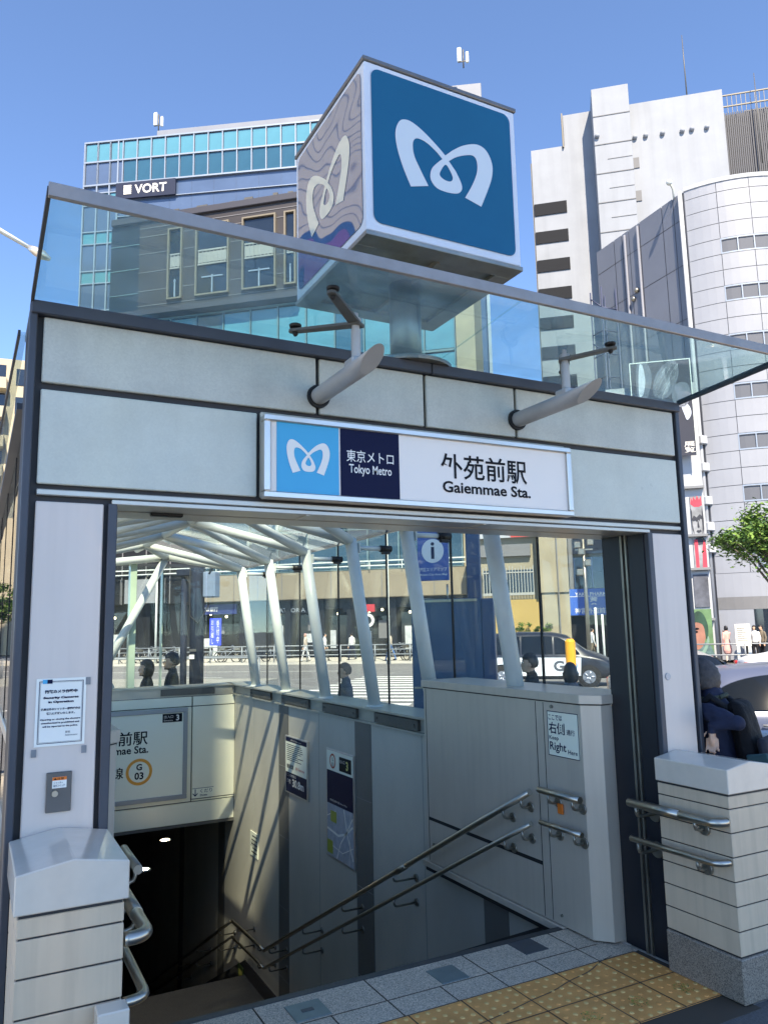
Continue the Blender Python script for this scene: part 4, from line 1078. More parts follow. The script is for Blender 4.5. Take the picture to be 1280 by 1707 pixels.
b = SB(bb); b.sbox(-37.2, -25.62, 50.1, 51, 3.9, 9.0); b.done('dark_wall', SHOPD)
b = SB(bb)
for z in (5.9, 7.2, 8.4): b.sbox(-37.2, -25.62, 50.04, 50.1, z, z+.08)
for s in np.arange(-37, -25.7, 1.9): b.sbox(s, s+.07, 50.04, 50.1, 3.9, 9.0)
b.done('wall_lines', GREYR)
b = SB(bb)
for s in np.arange(-36.5, -7, 1.75): b.sbox(s-.02, s+.02, 49.88, 49.9, 3.95, 5.7)
b.done('fascia_joints', GREYR)
b = SB(bb); b.sbox(-37.2, -6.4, 49.7, 49.76, 5.95, 6.02); b.sbox(-37.2, -6.4, 49.7, 49.76, 6.25, 6.33)
for s in np.arange(-37, -6.5, 2.2): b.sbox(s, s+.05, 49.7, 49.76, 5.75, 6.3)
b.done('balcony_rail', WHITEP)
b = SB(bb); b.sbox(-37.2, -6.4, 51.6, 55.6, -.0, 3.9); b.done('shop_recess', VOID)
b = SB(bb)
for s0, s1 in ((-37.2, -35.5), (-34.0, -33.2), (-30.4, -29.2), (-27.6, -26.0), (-22.3, -20.4), (-19.0, -18.6), (-16.6, -16.2), (-14.6, -13.9), (-11.6, -11.2), (-7.8, -6.4)): b.sbox(s0, s1, 50.5, 51.7, -.0, 3.9)
b.sbox(-37.2, -6.4, 50.7, 51.7, 3.25, 3.9); b.done('shop_piers', SHOPD)
GLOWW = mat('shop_window', lin(46, 44, 40), .1, var=(.9, .6), spec=.6)
b = SB(bb)
for s0, s1, z1 in ((-35.4, -34.1, 2.6), (-33.1, -31.9, 2.0), (-25.9, -22.4, 2.4), (-20.3, -19.1, 3.0), (-18.5, -16.7, 2.9), (-16.1, -14.7, 2.8), (-13.8, -11.7, 2.7), (-11.1, -7.9, 2.9)): b.sbox(s0+.05, s1-.05, 51.3, 51.36, .25, z1)
b.done('shop_windows', GLOWW)
POSTER = mat('shop_poster', lin(196, 196, 190), .6, var=(3, .3)); SHGLOW = mat('added_shop_glow', (1, .9, .7), emit=((1, .88, .66), 3.0))
for k, (s0, z0, w0, h0) in enumerate(((-34.9, .9, .5, .7), (-32.6, .6, .6, 1.2), (-25.4, .7, .9, .7), (-24.5, 1.7, .7, .5), (-19.9, .6, .5, 1.6), (-17.9, 1.0, 1.0, .6), (-17.6, 1.8, .7, .7), (-16.0, .6, .4, 1.2), (-13.6, .8, .5, .9), (-12.6, 1.2, .7, 1.2), (-10.8, .5, .5, 1.5), (-9.4, .9, .9, .8))):
    b = SB(bb); b.sbox(s0, s0+w0, 51.24, 51.29, z0, z0+h0); b.done('shop_poster', POSTER if k % 3 else GREYR)
for k, s0 in enumerate((-34.6, -32.4, -24.8, -23.6, -19.7, -17.5, -15.4, -13.2, -12.3, -10.4, -9.0)):  # glowing balls added to brighten the dark shop fronts
    b = SB(bb); b.ball((s0+33, 51.1-50, 2.95+.1*(k % 3)), .09, 8); b.done('added_shop_glow', SHGLOW)
def shop_sign(parent_label, s0, s1, z0, z1, d, m, nm='shop_sign', cat='sign', grp=None):
    t = bldg(nm, parent_label, s0, d, cat, grp)
    b = SB(t); b.sbox(s0, s1, d, d+.12, z0, z1, .01); pl = b.done('sign_board', m); return t, pl
NAVYS = mat('bank_navy', lin(34, 44, 92), .4)
t, pl = shop_sign('navy bank fascia with white lettering across the street behind the dark steel pole', -25.9, -22.5, 3.05, 3.75, 50.35, NAVYS)
text('みずほ銀行', MARKW, pl, (.5, -.01, 3.3), X_, Z_, w=1.5, h=.32, bold=.01)
BLUEL = mat('lit_blue', lin(50, 70, 200), .3, emit=(lin(60, 80, 230), .35))
t, pl = shop_sign('upright bright blue sign with white writing on the far pavement', -23.75, -22.95, .95, 2.75, 48.8, BLUEL)
b = SB(t); b.sbox(-23.5, -23.2, 48.82, 48.9, -.03, .95); b.done('sign_foot', WHITEP)
for i_, ch in enumerate('御用聞'): pass
text('お\n引\n越\nし', MARKW, pl, (.1, -.01, 1.05+.05), X_, Z_, w=.2, h=1.6); text('受\n付\n中', MARKW, pl, (.5, -.01, 1.1+.05), X_, Z_, w=.2, h=1.5)
t, pl = shop_sign('grey weathered blank panel over the far shop left of the dark pole', -30.85, -28.4, 3.95, 5.65, 49.75, mat('weathered_panel', lin(140, 140, 138), .7, var=(1.2, .25)))
t, pl = shop_sign('pale lettering on the dark shop front right of the fourth white tube', -14.9, -12.6, 3.0, 3.5, 50.6, SHOPD)
text('TARI', MARKW, pl, (.3, -.01, 3.12), X_, Z_, w=1.6, h=.28, bold=.01)
t, pl = shop_sign('pale lettering on the dark shop front behind the second white tube', -20.2, -16.7, 3.0, 3.5, 50.6, SHOPD)
text('TRATTORIA  M', MARKW, pl, (.2, -.01, 3.12), X_, Z_, w=3.0, h=.28, bold=.01)
t = bldg('round_sign', 'round black and white cafe sign with red top on the far shop front', -13.1, 50.3, 'sign')
b = SB(t); b.lathe((0, -.05, 2.45), [(.52, 0), (.52, .1)], 24, 'y'); pl = b.done('disc', mat('disc_black', lin(36, 40, 38), .4))
shape2d([circle(28), [(.5+.3*math.cos(i*.2618), .5+.3*math.sin(i*.2618)) for i in range(24)]], MARKW, pl, (-.45, -.06, 2.0), X_, Z_, .9, .9, 'ring')
b = SB(t); b.box(-.5, .5, -.1, 0, 3.0, 3.5, .02); b.done('red_board', mat('board_red', lin(190, 50, 56), .5))

# --- cream and yellow low building, pharmacy
cb = bldg('cream_building', 'low cream building with yellow ground wall and barred window beside the pharmacy', -5.3, 46)
b = SB(cb); b.sbox(-5.3, -1.75, 46.3, 52, 3.35, 9.5); b.done('upper_wall', CREAM)
b = SB(cb); b.sbox(-5.3, -1.7, 46.1, 52, -.02, 3.35); b.done('ground_wall', YELL)
b = SB(cb); b.sbox(-1.75, .0, 45.7, 52, 3.7, 9.5); b.sbox(-1.55, .0, 45.8, 52, -.02, 3.7); b.done('side_pier', CREAM)
b = SB(cb); b.sbox(-.62, -.56, 45.62, 45.7, 1, 9); b.done('drain_pipe', GREYR)
b = SB(cb); b.sbox(-5.2, -2.1, 46.0, 46.3, 5.9, 6.6); b.done('canopy_band', GREYR)
b = SB(cb); b.sbox(-4.9, -2.0, 46.22, 46.3, 3.7, 5.1); w_ = b.done('window_glass', WINDK)
b = SB(cb)
for s in np.arange(-4.9, -2, .17): b.sbox(s, s+.045, 45.95, 46.0, 3.6, 5.25+.08*math.sin(s*9))
b.sbox(-4.95, -1.95, 45.94, 46.01, 3.6, 3.75); b.sbox(-4.95, -1.95, 45.94, 46.01, 4.9, 4.97); b.done('window_bars', mat('bars_grey', lin(170, 165, 150), .5, .3), w_)
b = SB(cb); b.sbox(-5.3, -.2, 46, 52, 7.0, 9.5, m=WHITEB); b.sbox(-3.2, -2.0, 45.95, 46.0, 7.0, 7.4, m=mat('red_trim', lin(200, 70, 60), .6)); b.done('roof_storey')
b = SB(cb); b.sbox(-5.25, -4.9, 46.05, 46.1, -.02, 1.9); b.done('door', mat('door_brown', lin(110, 72, 56), .6))
ph = bldg('pharmacy_building', 'grey pharmacy building with a blue fascia and wide upper windows', 0, 46)
b = SB(ph); b.sbox(0.02, 9.0, 46.6, 54, -.02, 8.5); b.done('wall', CREAM)
b = SB(ph); b.sbox(.05, 9, 46.3, 46.62, 5.9, 7.0); b.sbox(.05, .3, 46.3, 46.62, 3.8, 5.9); b.done('window_band', GREYR)
for s in (.35, 1.35, 2.4): 
    b = SB(ph); b.sbox(s, s+.95, 46.5, 46.58, 3.9, 5.7); fr = b.done('window', WINDK)
    b = SB(ph); b.sbox(s-.04, s+.03, 46.4, 46.6, 3.9, 5.7); b.done('window_frame', MULL, fr)
b = SB(ph); b.sbox(.02, 3.5, 46.3, 46.58, -.02, 2.3); b.done('shop_front', VOID)
t, pl = shop_sign('blue pharmacy fascia sign with white lettering across the street', -.25, 3.2, 2.35, 3.85, 45.9, mat('pharmacy_blue', lin(56, 100, 176), .4))
text('YAKA PHARMACY', MARKW, pl, (.55, -.01, 3.5), X_, Z_, w=2.3, h=.2, bold=.02); text('薬', MARKW, pl, (1.35, -.01, 3.0), X_, Z_, h=.42, bold=.02); text('神宮外苑前薬局', MARKW, pl, (.5, -.01, 2.5), X_, Z_, w=2.3, h=.32, bold=.015)
b = SB(t); b.sbox(-.25, 3.2, 45.89, 45.9, 3.4, 3.43); b.done('sign_line', MARKW)

# --- white tower on the right
wt = bldg('white_tower', 'tall plain white tower with a column of dark slot openings on its left', -1.2, 62)
b = SB(wt); b.sbox(-1.15, 1.65, 62.6, 75, 0, 42.1); b.done('slot_wing', CONC)
b = SB(wt); b.sbox(1.65, 3.95, 62.6, 75, 0, 44.9); b.done('narrow_wing', CONC)
b = SB(wt); b.sbox(3.95, 6.85, 60.4, 75, 0, 45.3, .03); b.done('lift_shaft', CONC)
b = SB(wt); b.sbox(6.85, 14.2, 62.0, 75, 0, 44.5); b.done('blank_wing', CONC)
for k in range(9):
    z = 36.05 - k*2.53
    b = SB(wt); b.sbox(-1.12, 1.55, 62.52, 62.62, z, z+1.05); b.done('slot_opening', VOID)
b = SB(wt)
for z in np.arange(20, 43, 2.53): b.sbox(3.95, 6.85, 60.36, 60.4, z, z+.07)
for z in np.arange(21.2, 40, 2.53): b.sbox(4.9, 6.8, 60.37, 60.4, z, z+.04)
b.done('shaft_joints', GREYR)
for u, v in ((1058, 271), (1062, 326)):
    s_, z_ = st(u, v, 61.95)
    b = SB(wt); b.sbox(s_-.35, s_+.35, 61.93, 62.0, z_-.45, z_+.45); b.done('small_window', GREYR)
b = SB(wt)
for u, v in ((995, 225), (1058, 227), (1076, 224), (1104, 220), (1137, 216), (1153, 213), (1178, 210)):
    s_, z_ = st(u, v, 61.9 if u > 1040 else 60.3); b.ball((s_+1.2, (61.9 if u > 1040 else 60.3)-62, z_), .2, 8)
b.done('wall_vents', CONC)
b = SB(wt); b.sbox(1.5, 1.62, 62.4, 63.4, 41.9, 45.0); b.sbox(-1.25, -1.15, 62.7, 70, 20, 41); b.done('corner_pipe', IRON)
lv = bldg('louvre_building', 'grey building wrapped in dark fine louvres right of the white tower', 14.3, 63)
b = SB(lv); b.sbox(14.3, 24, 63.3, 75, 0, 43.0); b.done('wall', mat('louvre_back', lin(78, 80, 84), .7))
b = SB(lv)
for s in np.arange(14.3, 24, .15): b.sbox(s, s+.07, 63.0, 63.12, 20, 43.0)
b.done('louvres', mat('louvre_grey', lin(72, 74, 80), .6, .1))
b = SB(lv)
for s in np.arange(14.4, 24, .35): b.sbox(s, s+.04, 63.05, 63.1, 43, 44.6)
for z in (43.6, 44.6): b.sbox(14.3, 24, 63.02, 63.12, z-.05, z+.05)
b.sbox(16.2, 18.2, 64, 66, 42.5, 43.6); b.done('roof_fence', IRON)
for u0, v0, v1, lab in ((1136, 57, 160, 'thin lightning rod standing on the roof of the white tower'), (1256, 120, 260, 'thin dark mast in front of the louvred building')):
    s_, z1 = st(u0, v0, 62.4); _, z0 = st(u0, v1, 62.4)
    t = bldg('roof_mast', lab, s_, 62.4, 'mast'); b = SB(t); b.tube([(0, 0, z0-.6), (0, 0, z0+(z1-z0)*.5), (0, 0, z1)], [.06, .045, .025], 8); b.done('mast', IRON)

# --- grey panelled building with the round corner
rr = ray(1171, 700); kk = 41.0/(rr @ N); P0 = Vector((rr[0]*kk, rr[1]*kk, 0))
fdir = Vector((math.sin(R(5)), math.cos(R(5)), 0)); nfl = Vector((math.sin(R(-85)), math.cos(R(-85)), 0))
cbld = thing('round_corner_building', 'grey panelled building with a round pale corner and strip windows on the right', 'building', P0)
PANF = mat('flat_panel_shaded', lin(122, 123, 128), .5, var=(.3, .1)); PANR = mat('round_panel_pale', lin(150, 150, 151), .45, var=(.5, .07))  # flat side coloured darker than the round one, standing for its shade
RAD = 6.0; A0 = -113.0; ST_ = 15.0; CC = P0 - Vector((math.sin(R(A0)), math.cos(R(A0)), 0))*RAD; TOP = 24.6
def arcp(a, r, z): return Vector((CC.x + r*math.sin(R(a)), CC.y + r*math.cos(R(a)), z))
b = MB()
plan = [P0+fdir*7.3, P0] + [arcp(A0-k*6, RAD-.04, 0) for k in range(1, 18)]
plan2 = [(p.x, p.y) for p in plan] + [((P0+fdir*7.3).x+12, (P0+fdir*7.3).y+2)]
b.prism(plan2, 0, TOP-.15); b.build('core_wall', mat('panel_joint', lin(92, 94, 98), .7), cbld)
b = MB(); q = [arcp(A0-k*6, RAD+.05, 0) for k in range(0, 18)]; q2 = [arcp(A0-k*6, RAD-.5, 0) for k in range(0, 18)][::-1]
b.prism([(p.x, p.y) for p in q+q2], TOP-.12, TOP+.1); b.build('roof_coping', WHITEB, cbld)
b = MB(); rows = np.arange(4.15, TOP, .86)
for i, z in enumerate(rows):
    for k in range(6):
        a0, a1 = A0-k*ST_, A0-(k+1)*ST_
        if i % 3 == 1 and k >= 1 and z < 23: continue      # window strip
        for j in range(4):
            p, q = a0+(a1-a0)*j/4, a0+(a1-a0)*(j+1)/4
            if j == 0: p -= .25
            b.quad(arcp(p, RAD, z+.02), arcp(q, RAD, z+.02), arcp(q, RAD, min(TOP-.1, z+.85)), arcp(p, RAD, min(TOP-.1, z+.85)))
b.build('round_cladding', PANR, cbld)
CURT = mat('curtain_window', lin(180, 182, 150), .25, var=(1.4, .4), stretch=(1, 1, .1)); 
for n_, (i, z) in enumerate([(i, z) for i, z in enumerate(rows) if i % 3 == 1 and z < 23]):
    b = MB()
    for k in range(1, 6):
        for j in range(4):
            p, q = A0-(k+j/4)*ST_, A0-(k+(j+1)/4)*ST_
            b.quad(arcp(p, RAD-.12, z+.05), arcp(q, RAD-.12, z+.05), arcp(q, RAD-.12, z+.82), arcp(p, RAD-.12, z+.82), m=(WINDK if z < 13 else CURT) if (j+k) % 3 else WINDK)
    w_ = b.build('strip_window', None, cbld)
    b = MB()
    for k in range(1, 6):
        for j in range(4):
            p, q = A0-(k+j/4)*ST_, A0-(k+(j+1)/4)*ST_
            for z0, z1 in ((z+.02, z+.09), (z+.79, z+.86)): b.quad(arcp(p, RAD+.015, z0), arcp(q, RAD+.015, z0), arcp(q, RAD+.015, z1), arcp(p, RAD+.015, z1))
        for aa in (A0-k*ST_, A0-k*ST_-ST_/2): b.quad(arcp(aa, RAD+.012, z+.05), arcp(aa-.5, RAD+.012, z+.05), arcp(aa-.5, RAD+.012, z+.84), arcp(aa, RAD+.012, z+.84))
    b.build('window_frame', MULL, w_)
    if n_ == 5 or (z > 19 and z < 21.5):
        pa = arcp(A0-16.5, RAD-.10, z+.12); xd = (arcp(A0-22, RAD, 0)-arcp(A0-16.5, RAD, 0)).normalized()
        b = MB(); e0, e1 = arcp(A0-16, RAD-.105, 0), arcp(A0-25, RAD-.105, 0)
        b.quad(Vector((e0.x, e0.y, z+.1)), Vector((e1.x, e1.y, z+.1)), Vector((e1.x, e1.y, z+.78)), Vector((e0.x, e0.y, z+.78))); ps = b.build('window_poster', PAPER, w_)
        e0 = arcp(A0-16.5, RAD-.07, z+.13); e1 = arcp(A0-25, RAD-.07, 0)
        text('きもの', INK, ps, e0, xd, Z_, w=.7, h=.28, bold=.02); ec = arcp(A0-19, RAD-.06, z+.45); shape2d([circle(24), [(.5+.36*math.cos(i*.2618), .5+.36*math.sin(i*.2618)) for i in range(24)]], INK, ps, ec, xd, Z_, .3, .3, 'crest')
b = MB()
cols = [0.03, .75, 1.6, 3.4, 3.6, 4.3, 4.9, 5.6, 7.25]
zr_ = [0, 2.6, 5.6, 8.6, 11.6, 14.6, 17.55, 20.5, 23.0, TOP-.1]
for z0, z1 in zip(zr_, zr_[1:]):
    for a, c in zip(cols, cols[1:]):
        p, q = P0+fdir*(a+.02)+nfl*.05, P0+fdir*(c-.02)+nfl*.05
        b.quad((p.x, p.y, z0+.02), (q.x, q.y, z0+.02), (q.x, q.y, z1-.02), (p.x, p.y, z1-.02))
b.build('flat_cladding', PANF, cbld)
b = MB()
for y_ in (3.5, 4.6): 
    p = P0+fdir*y_+nfl*.12; b.tube([(p.x, p.y, 4), (p.x, p.y, TOP-.3)], .07, 8)
b.build('wall_pipe', PANF, cbld)
b = MB(); p = P0+nfl*.16+fdir*.12; b.tube([(p.x, p.y, 0), (p.x, p.y, TOP-.1)], .11, 10)
for z in (5.2, 6.3, 7.6, 9.3, 10.7): b.box(p.x-.28, p.x+.2, p.y-.3, p.y+.1, z, z+.42, .03)
b.build('corner_pipe', WHITEB, cbld)
b = MB()
for y_, z in ((3.9, 20.6), (3.8, 16.2), (4.2, 20.2), (4.85, 19.4), (4.1, 16.0)):
    p = P0+fdir*y_+nfl*.12; b.ball((p.x, p.y, z), .15, 10)
b.build('wall_vent', STEELD, cbld)
b = MB()
for y_ in (5.75, 6.75): 
    for dn in (.05, 1.1):
        p = P0+fdir*y_+nfl*dn; b.tube([(p.x, p.y, 1), (p.x, p.y, 21.5)], .05, 6)
for k in range(14):
    z = 2+k*1.4; p, q = P0+fdir*5.75+nfl*1.1, P0+fdir*6.75+nfl*1.1
    b.tube([(p.x, p.y, z), (q.x, q.y, z+(.9 if k % 2 else 0))], .04, 6); b.tube([(p.x, p.y, z), (q.x, q.y, z)], .04, 6)
    p2 = P0+fdir*5.75+nfl*.05; b.tube([(p.x, p.y, z), (p2.x, p2.y, z)], .04, 6)
b.build('fire_stair', mat('stair_navy', lin(70, 76, 96), .5, .3), cbld)
b = MB(); p = P0+fdir*.6+nfl*.1; b.tube([(p.x, p.y, TOP-.2), (p.x, p.y, TOP+.35), (p.x-.5, p.y-.2, TOP+.55)], .05, 8); b.ball((p.x-.5, p.y-.2, TOP+.5), .16, 10); b.build('roof_floodlight', WHITEP, cbld)
# ground floor of the round corner
b = MB()
for k in range(0, 6):
    for j in range(4):
        p, q = A0-(k+j/4)*ST_, A0-(k+(j+1)/4)*ST_
        for z0, z1, m_ in ((3.0, 4.15, PANR), (2.4, 3.0, GREYR)): b.quad(arcp(p, RAD+.02, z0), arcp(q, RAD+.02, z0), arcp(q, RAD+.02, z1), arcp(p, RAD+.02, z1), m=m_)
        m_ = PANR if k == 0 else (WINDK if (k+j) % 4 else mat('shop_orange', lin(190, 140, 80), .5))
        b.quad(arcp(p, RAD+.01, 0), arcp(q, RAD+.01, 0), arcp(q, RAD+.01, 2.4), arcp(p, RAD+.01, 2.4), m=m_)
b.build('ground_floor', None, cbld)
z0 = 2.95+.3
b = MB()
for k in (1.3, 2.2, 3.1):
    for j in range(3):
        p, q = A0-(k+j*.27)*ST_, A0-(k+(j+1)*.27)*ST_
        b.quad(arcp(p, RAD+.06, 4.55), arcp(q, RAD+.06, 4.55), arcp(q, RAD+.06, 6.3), arcp(p, RAD+.06, 6.3))
w_ = b.build('first_floor_window', WINDK, cbld)
b = MB()
for k in (1.3, 2.2, 3.1):
    for aa in (A0-k*ST_, A0-(k+.405)*ST_, A0-(k+.81)*ST_): b.quad(arcp(aa+.5, RAD+.09, 4.5), arcp(aa-.5, RAD+.09, 4.5), arcp(aa-.5, RAD+.09, 6.35), arcp(aa+.5, RAD+.09, 6.35))
    for z in (4.5, 6.28):
        for j in range(3):
            p, q = A0-(k+j*.27)*ST_, A0-(k+(j+1)*.27)*ST_; b.quad(arcp(p, RAD+.09, z), arcp(q, RAD+.09, z), arcp(q, RAD+.09, z+.1), arcp(p, RAD+.09, z+.1))
b.build('window_frame', MULL, w_)

# --- narrow white building with posters and painted wall
D6 = 40.6
mbld = bldg('poster_building', 'narrow white building carrying big posters and a painted wall by the grey building', 2.2, D6)
sR, _ = st(1188, 1000, D6)
b = SB(mbld); b.sbox(2.4, sR-.02, D6+.05, D6+9, -.03, 13.9); b.done('wall', WHITEB)
b = SB(mbld)
for z in (1.9, 4.35, 6.0, 8.4): b.sbox(2.35, sR, D6-.25, D6+.06, z, z+.12)
b.done('ledge', mat('ledge_grey', lin(120, 120, 118), .6))
for z0, z1 in ((6.7, 8.3), (4.55, 5.9), (2.3, 4.0)):
    b = SB(mbld); b.sbox(4.3, 5.25, D6-.02, D6+.05, z0, z1); w_ = b.done('window', WINDK); b = SB(mbld); b.sbox(5.25, 5.4, D6-.06, D6+.05, z0-.1, z1+.1); b.done('window_frame', WHITEP, w_)
def wallart(lab, u0, v0, u1, v1, m, d, nm='wall_poster', cat='poster'):
    s0, z1 = st(u0, v0, d); s1, z0 = st(u1, v1, d); t = bldg(nm, lab, s0, d, cat)
    b = SB(t); b.sbox(s0, s1, d, d+.06, z0, z1); return t, b.done('panel', m), s1-s0, z0, z1
t, pl, w_, z0, z1 = wallart('large black billboard with a pale draped figure behind the canopy corner', 1048, 606, 1163, 758, mat('billboard_black', lin(34, 36, 48), .5, var=(.6, .2)), D6-.6, 'billboard', 'billboard')
GW = mat('print_white', lin(190, 194, 198), .6, var=(1.5, .35)); GM = mat('print_grey', lin(98, 102, 110), .6, var=(1.1, .3))
b = MB(); yq = -.012
def art(pts, m): b.prism([(p[0]*w_, z0+p[1]*(z1-z0)+.05) for p in catmull(pts, 4, True)], yq-.004*len(b.mats)-.002, yq, 'y', m=m)
art([(.10,.66),(.13,.98),(.3,.98),(.36,.82),(.28,.64),(.2,.62)], GM)
art([(.13,.66),(.16,.95),(.22,.96),(.25,.8),(.2,.66)], GW)
art([(.36,.66),(.42,.84),(.6,.97),(.76,.98),(.8,.86),(.72,.72),(.62,.62),(.48,.6)], GM)
for a_ in ((.40,.66,.70,.95), (.44,.64,.76,.94), (.5,.62,.74,.86), (.38,.72,.6,.93)):
    x0_, y0_, x1_, y1_ = a_; art([(x0_, y0_), (x0_+.1, y0_+.12), (x1_, y1_), (x1_+.02, y1_-.03), (x0_+.13, y0_+.08), (x0_+.03, y0_-.02)], GW)
art([(.66,.62),(.74,.74),(.92,.74),(.97,.6),(.85,.5),(.72,.52)], GM)
art([(.80,.52),(.84,.56),(.93,.5),(.95,.42),(.88,.36),(.84,.42)], GW)
b.build('figure', None, pl)
b = MB(); b.box(.0, w_, -.016, .0, z1+.0, z1+.05); b.box(0, .05, -.016, .0, z0, z1); b.box(w_-.05, w_, -.016, .0, z0, z1); b.build('billboard_edge', WHITEP, pl)
text('展\n覧', MARKW, pl, (w_*.80, -.012, z0+.2), X_, Z_, w=.5, h=.55)
t, pl, w_, z0, z1 = wallart('grey portrait mural with red hair and red stripes on the white wall', 1149, 828, 1180, 952, mat('mural_grey', lin(150, 150, 148), .8, var=(1.6, .4), var2=(.9, .2)), D6-.01, 'wall_mural', 'mural')
b = MB()
RED = mat('mural_red', lin(214, 62, 76), .7, var=(2, .2)); DKM = mat('mural_dark', lin(54, 56, 62), .8, var=(1.5, .4))
def art2(pts, m): b.prism([(p[0]*w_, z0+p[1]*(z1-z0)+.05) for p in pts], -.01-.003*len(b.mats), -.002, 'y', m=m)
art2([(.02,.90),(.1,.99),(.2,.94),(.3,1.0),(.45,.95),(.6,1.01),(.75,.95),(.9,1.0),(.95,.88),(.7,.86),(.3,.86)], RED)
art2([(.0,.36),(.25,.44),(.8,.46),(1.0,.40),(.95,.36),(.5,.35)], DKM)
art2([(.12,.02),(.1,.42),(.38,.42),(.36,.04)], RED); art2([(.62,.02),(.72,.3),(.85,.41),(1.0,.36),(1.0,.02)], RED)
art2([(.08,.70),(.22,.745),(.44,.715),(.52,.73),(.72,.76),(.92,.72),(.94,.69),(.7,.70),(.66,.67),(.56,.685),(.44,.66),(.3,.68),(.2,.665),(.1,.68)], DKM)
art2([(.5,.68),(.56,.66),(.62,.585),(.52,.575),(.46,.59)], DKM)
art2([(.34,.53),(.46,.55),(.55,.54),(.66,.553),(.76,.53),(.62,.515),(.5,.51)], DKM)
art2([(.92,.86),(1.0,.7),(.97,.56),(.8,.47),(.86,.58),(.86,.72)], DKM); art2([(.02,.84),(.10,.8),(.07,.62),(.18,.5),(.04,.56),(.0,.7)], DKM)
b.build('painted_shapes', None, pl)
t, pl, w_, z0, z1 = wallart('dark smoky grey poster under the red striped mural', 1155, 958, 1184, 1012, mat('poster_smoke', lin(96, 98, 104), .8, var=(1.2, .6)), D6-.01)
t, pl, w_, z0, z1 = wallart('green mural of a man in profile wearing a green cap and high collar', 1147, 1016, 1192, 1100, mat('mural_green', lin(96, 128, 86), .8, var=(1.4, .4)), D6-.3, 'wall_mural', 'mural')
SK = mat('mural_skin', lin(158, 108, 88), .8, var=(2, .3)); HRD = mat('mural_cap', lin(40, 74, 56), .8, var=(2, .5)); CLR = mat('mural_collar', lin(120, 150, 130), .8, var=(2, .3)); JK = mat('mural_jacket', lin(84, 112, 108), .8, var=(4, .6))
b = MB()
def art3(pts, m): b.prism([(p[0]*w_, z0+p[1]*(z1-z0)+.05) for p in catmull(pts, 4, True)], -.01-.004*len(b.mats), -.002, 'y', m=m)
art3([(.25,.02),(.35,.30),(.60,.34),(.82,.30),(.98,.14),(.98,.02)], JK)
art3([(.16,.70),(.13,.55),(.09,.44),(.14,.38),(.13,.30),(.2,.24),(.3,.2),(.5,.26),(.66,.42),(.72,.64),(.55,.78),(.3,.78)], SK)
art3([(.12,.72),(.22,.9),(.45,.96),(.66,.88),(.80,.68),(.78,.48),(.68,.42),(.64,.6),(.55,.70),(.3,.74)], HRD)
art3([(.3,.16),(.5,.18),(.68,.34),(.76,.46),(.82,.40),(.72,.24),(.5,.08),(.32,.08)], CLR)
art3([(.2,.60),(.3,.635),(.42,.61),(.3,.59)], INK); art3([(.16,.555),(.26,.575),(.36,.55),(.26,.53)], INK); art3([(.12,.31),(.2,.33),(.26,.30),(.2,.27)], DKM)
b.build('painted_shapes', None, pl)

# --- beige flats seen past the left corner, and out of the picture: blocks added for shade, one mirrored building
ab = thing('apartment_building', 'beige apartment block with stacked balconies seen past the left corner of the entrance', 'building', (3.0, 88, -.05), R(-6)); LOCAL.add(ab)
APT = mat('apartment_beige', lin(196, 180, 150), .8, var=(.3, .1))
b = MB(); b.box(-9, 1.3, 0, 14, 0, 31); b.build('wall', APT, ab)
for k in range(9):
    b = MB(); b.box(-4.2, -1.2, -1.3, 0, 2.6+k*3.1, 3.8+k*3.1, .03); bl = b.build('balcony', APT, ab)
    b = MB(); b.box(-4.0, -1.4, -.04, 0.02, 3.9+k*3.1, 5.5+k*3.1); b.build('balcony_window', WINDK, bl)
    b = MB(); b.box(-.4, .6, -.06, .0, 3.4+k*3.1, 5.2+k*3.1); b.build('window', WINDK, ab)
BACKW = mat('shade_block_pale', lin(206, 202, 194), .7, var=(.2, .1))
GAPB = mat('office_glass', lin(70, 86, 100), .1, var=(.3, .3), spec=.8)
def back(label, poly, z1, m):  # unseen block, added to keep the sun off the entrance
    c = Vector((sum(p[0] for p in poly)/len(poly), sum(p[1] for p in poly)/len(poly), 0))
    t = thing('offscreen_building', label, 'building', c); b = MB(); b.prism(poly, -.1, z1); b.build('wall', m, t); return t
t1 = back('unseen pale block added behind the camera to shade the entrance, left of a sun gap', [(-11.96, -30), (-15.2, -30), (-15.2, -34), (-13.45, -34)], 53.9, BACKW)
t2 = back('unseen pale block added behind the camera to shade the entrance, right of a sun gap', [(-10.85, -30), (-7.3, -30), (-7.3, -34), (-12.34, -34)], 53.9, BACKW)
t3 = back('unseen lower block added between the two shade blocks, letting a strip of sun over', [(-11.95, -30.02), (-10.86, -30.02), (-12.3, -33.9), (-13.4, -33.9)], 49.6, BACKW)
for t_b, x0, x1 in ((t1, -15, -12.3), (t2, -10.5, -7.6)):
    for fl in range(13):
        b = MB(); b.box(x0, x1, -30.03, -29.96, 3+fl*3.6, 4.7+fl*3.6); b.build('window_strip', GAPB, t_b)
c_ = thing('offscreen_building', 'beige office block across the side street, mirrored in the cube sign', 'building', (-16, 43, -.05), R(36.9)); LOCAL.add(c_)
b = MB(); b.box(-9, 8, 0, 12, 0, 46); b.build('wall', mat('mirror_beige', lin(198, 182, 152), .8, var=(.4, .1)), c_)
b = MB()
for k in range(17): b.box(-8.9, 7.9, -.04, .0, 27+k*1.1, 27.05+k*1.1)
b2_ = MB(); b2_.box(-8.95, 7.95, -.06, -.01, 0, 27); b2_.box(4.5, 7.98, -.06, -.01, 27, 46); b2_.build('dark_glazing', GAPB, c_)
b2_ = MB(); b2_.box(-5, 3, -.3, -.07, 23.5, 26); b2_.build('banner', mat('banner_plum', lin(120, 70, 104), .6), c_)
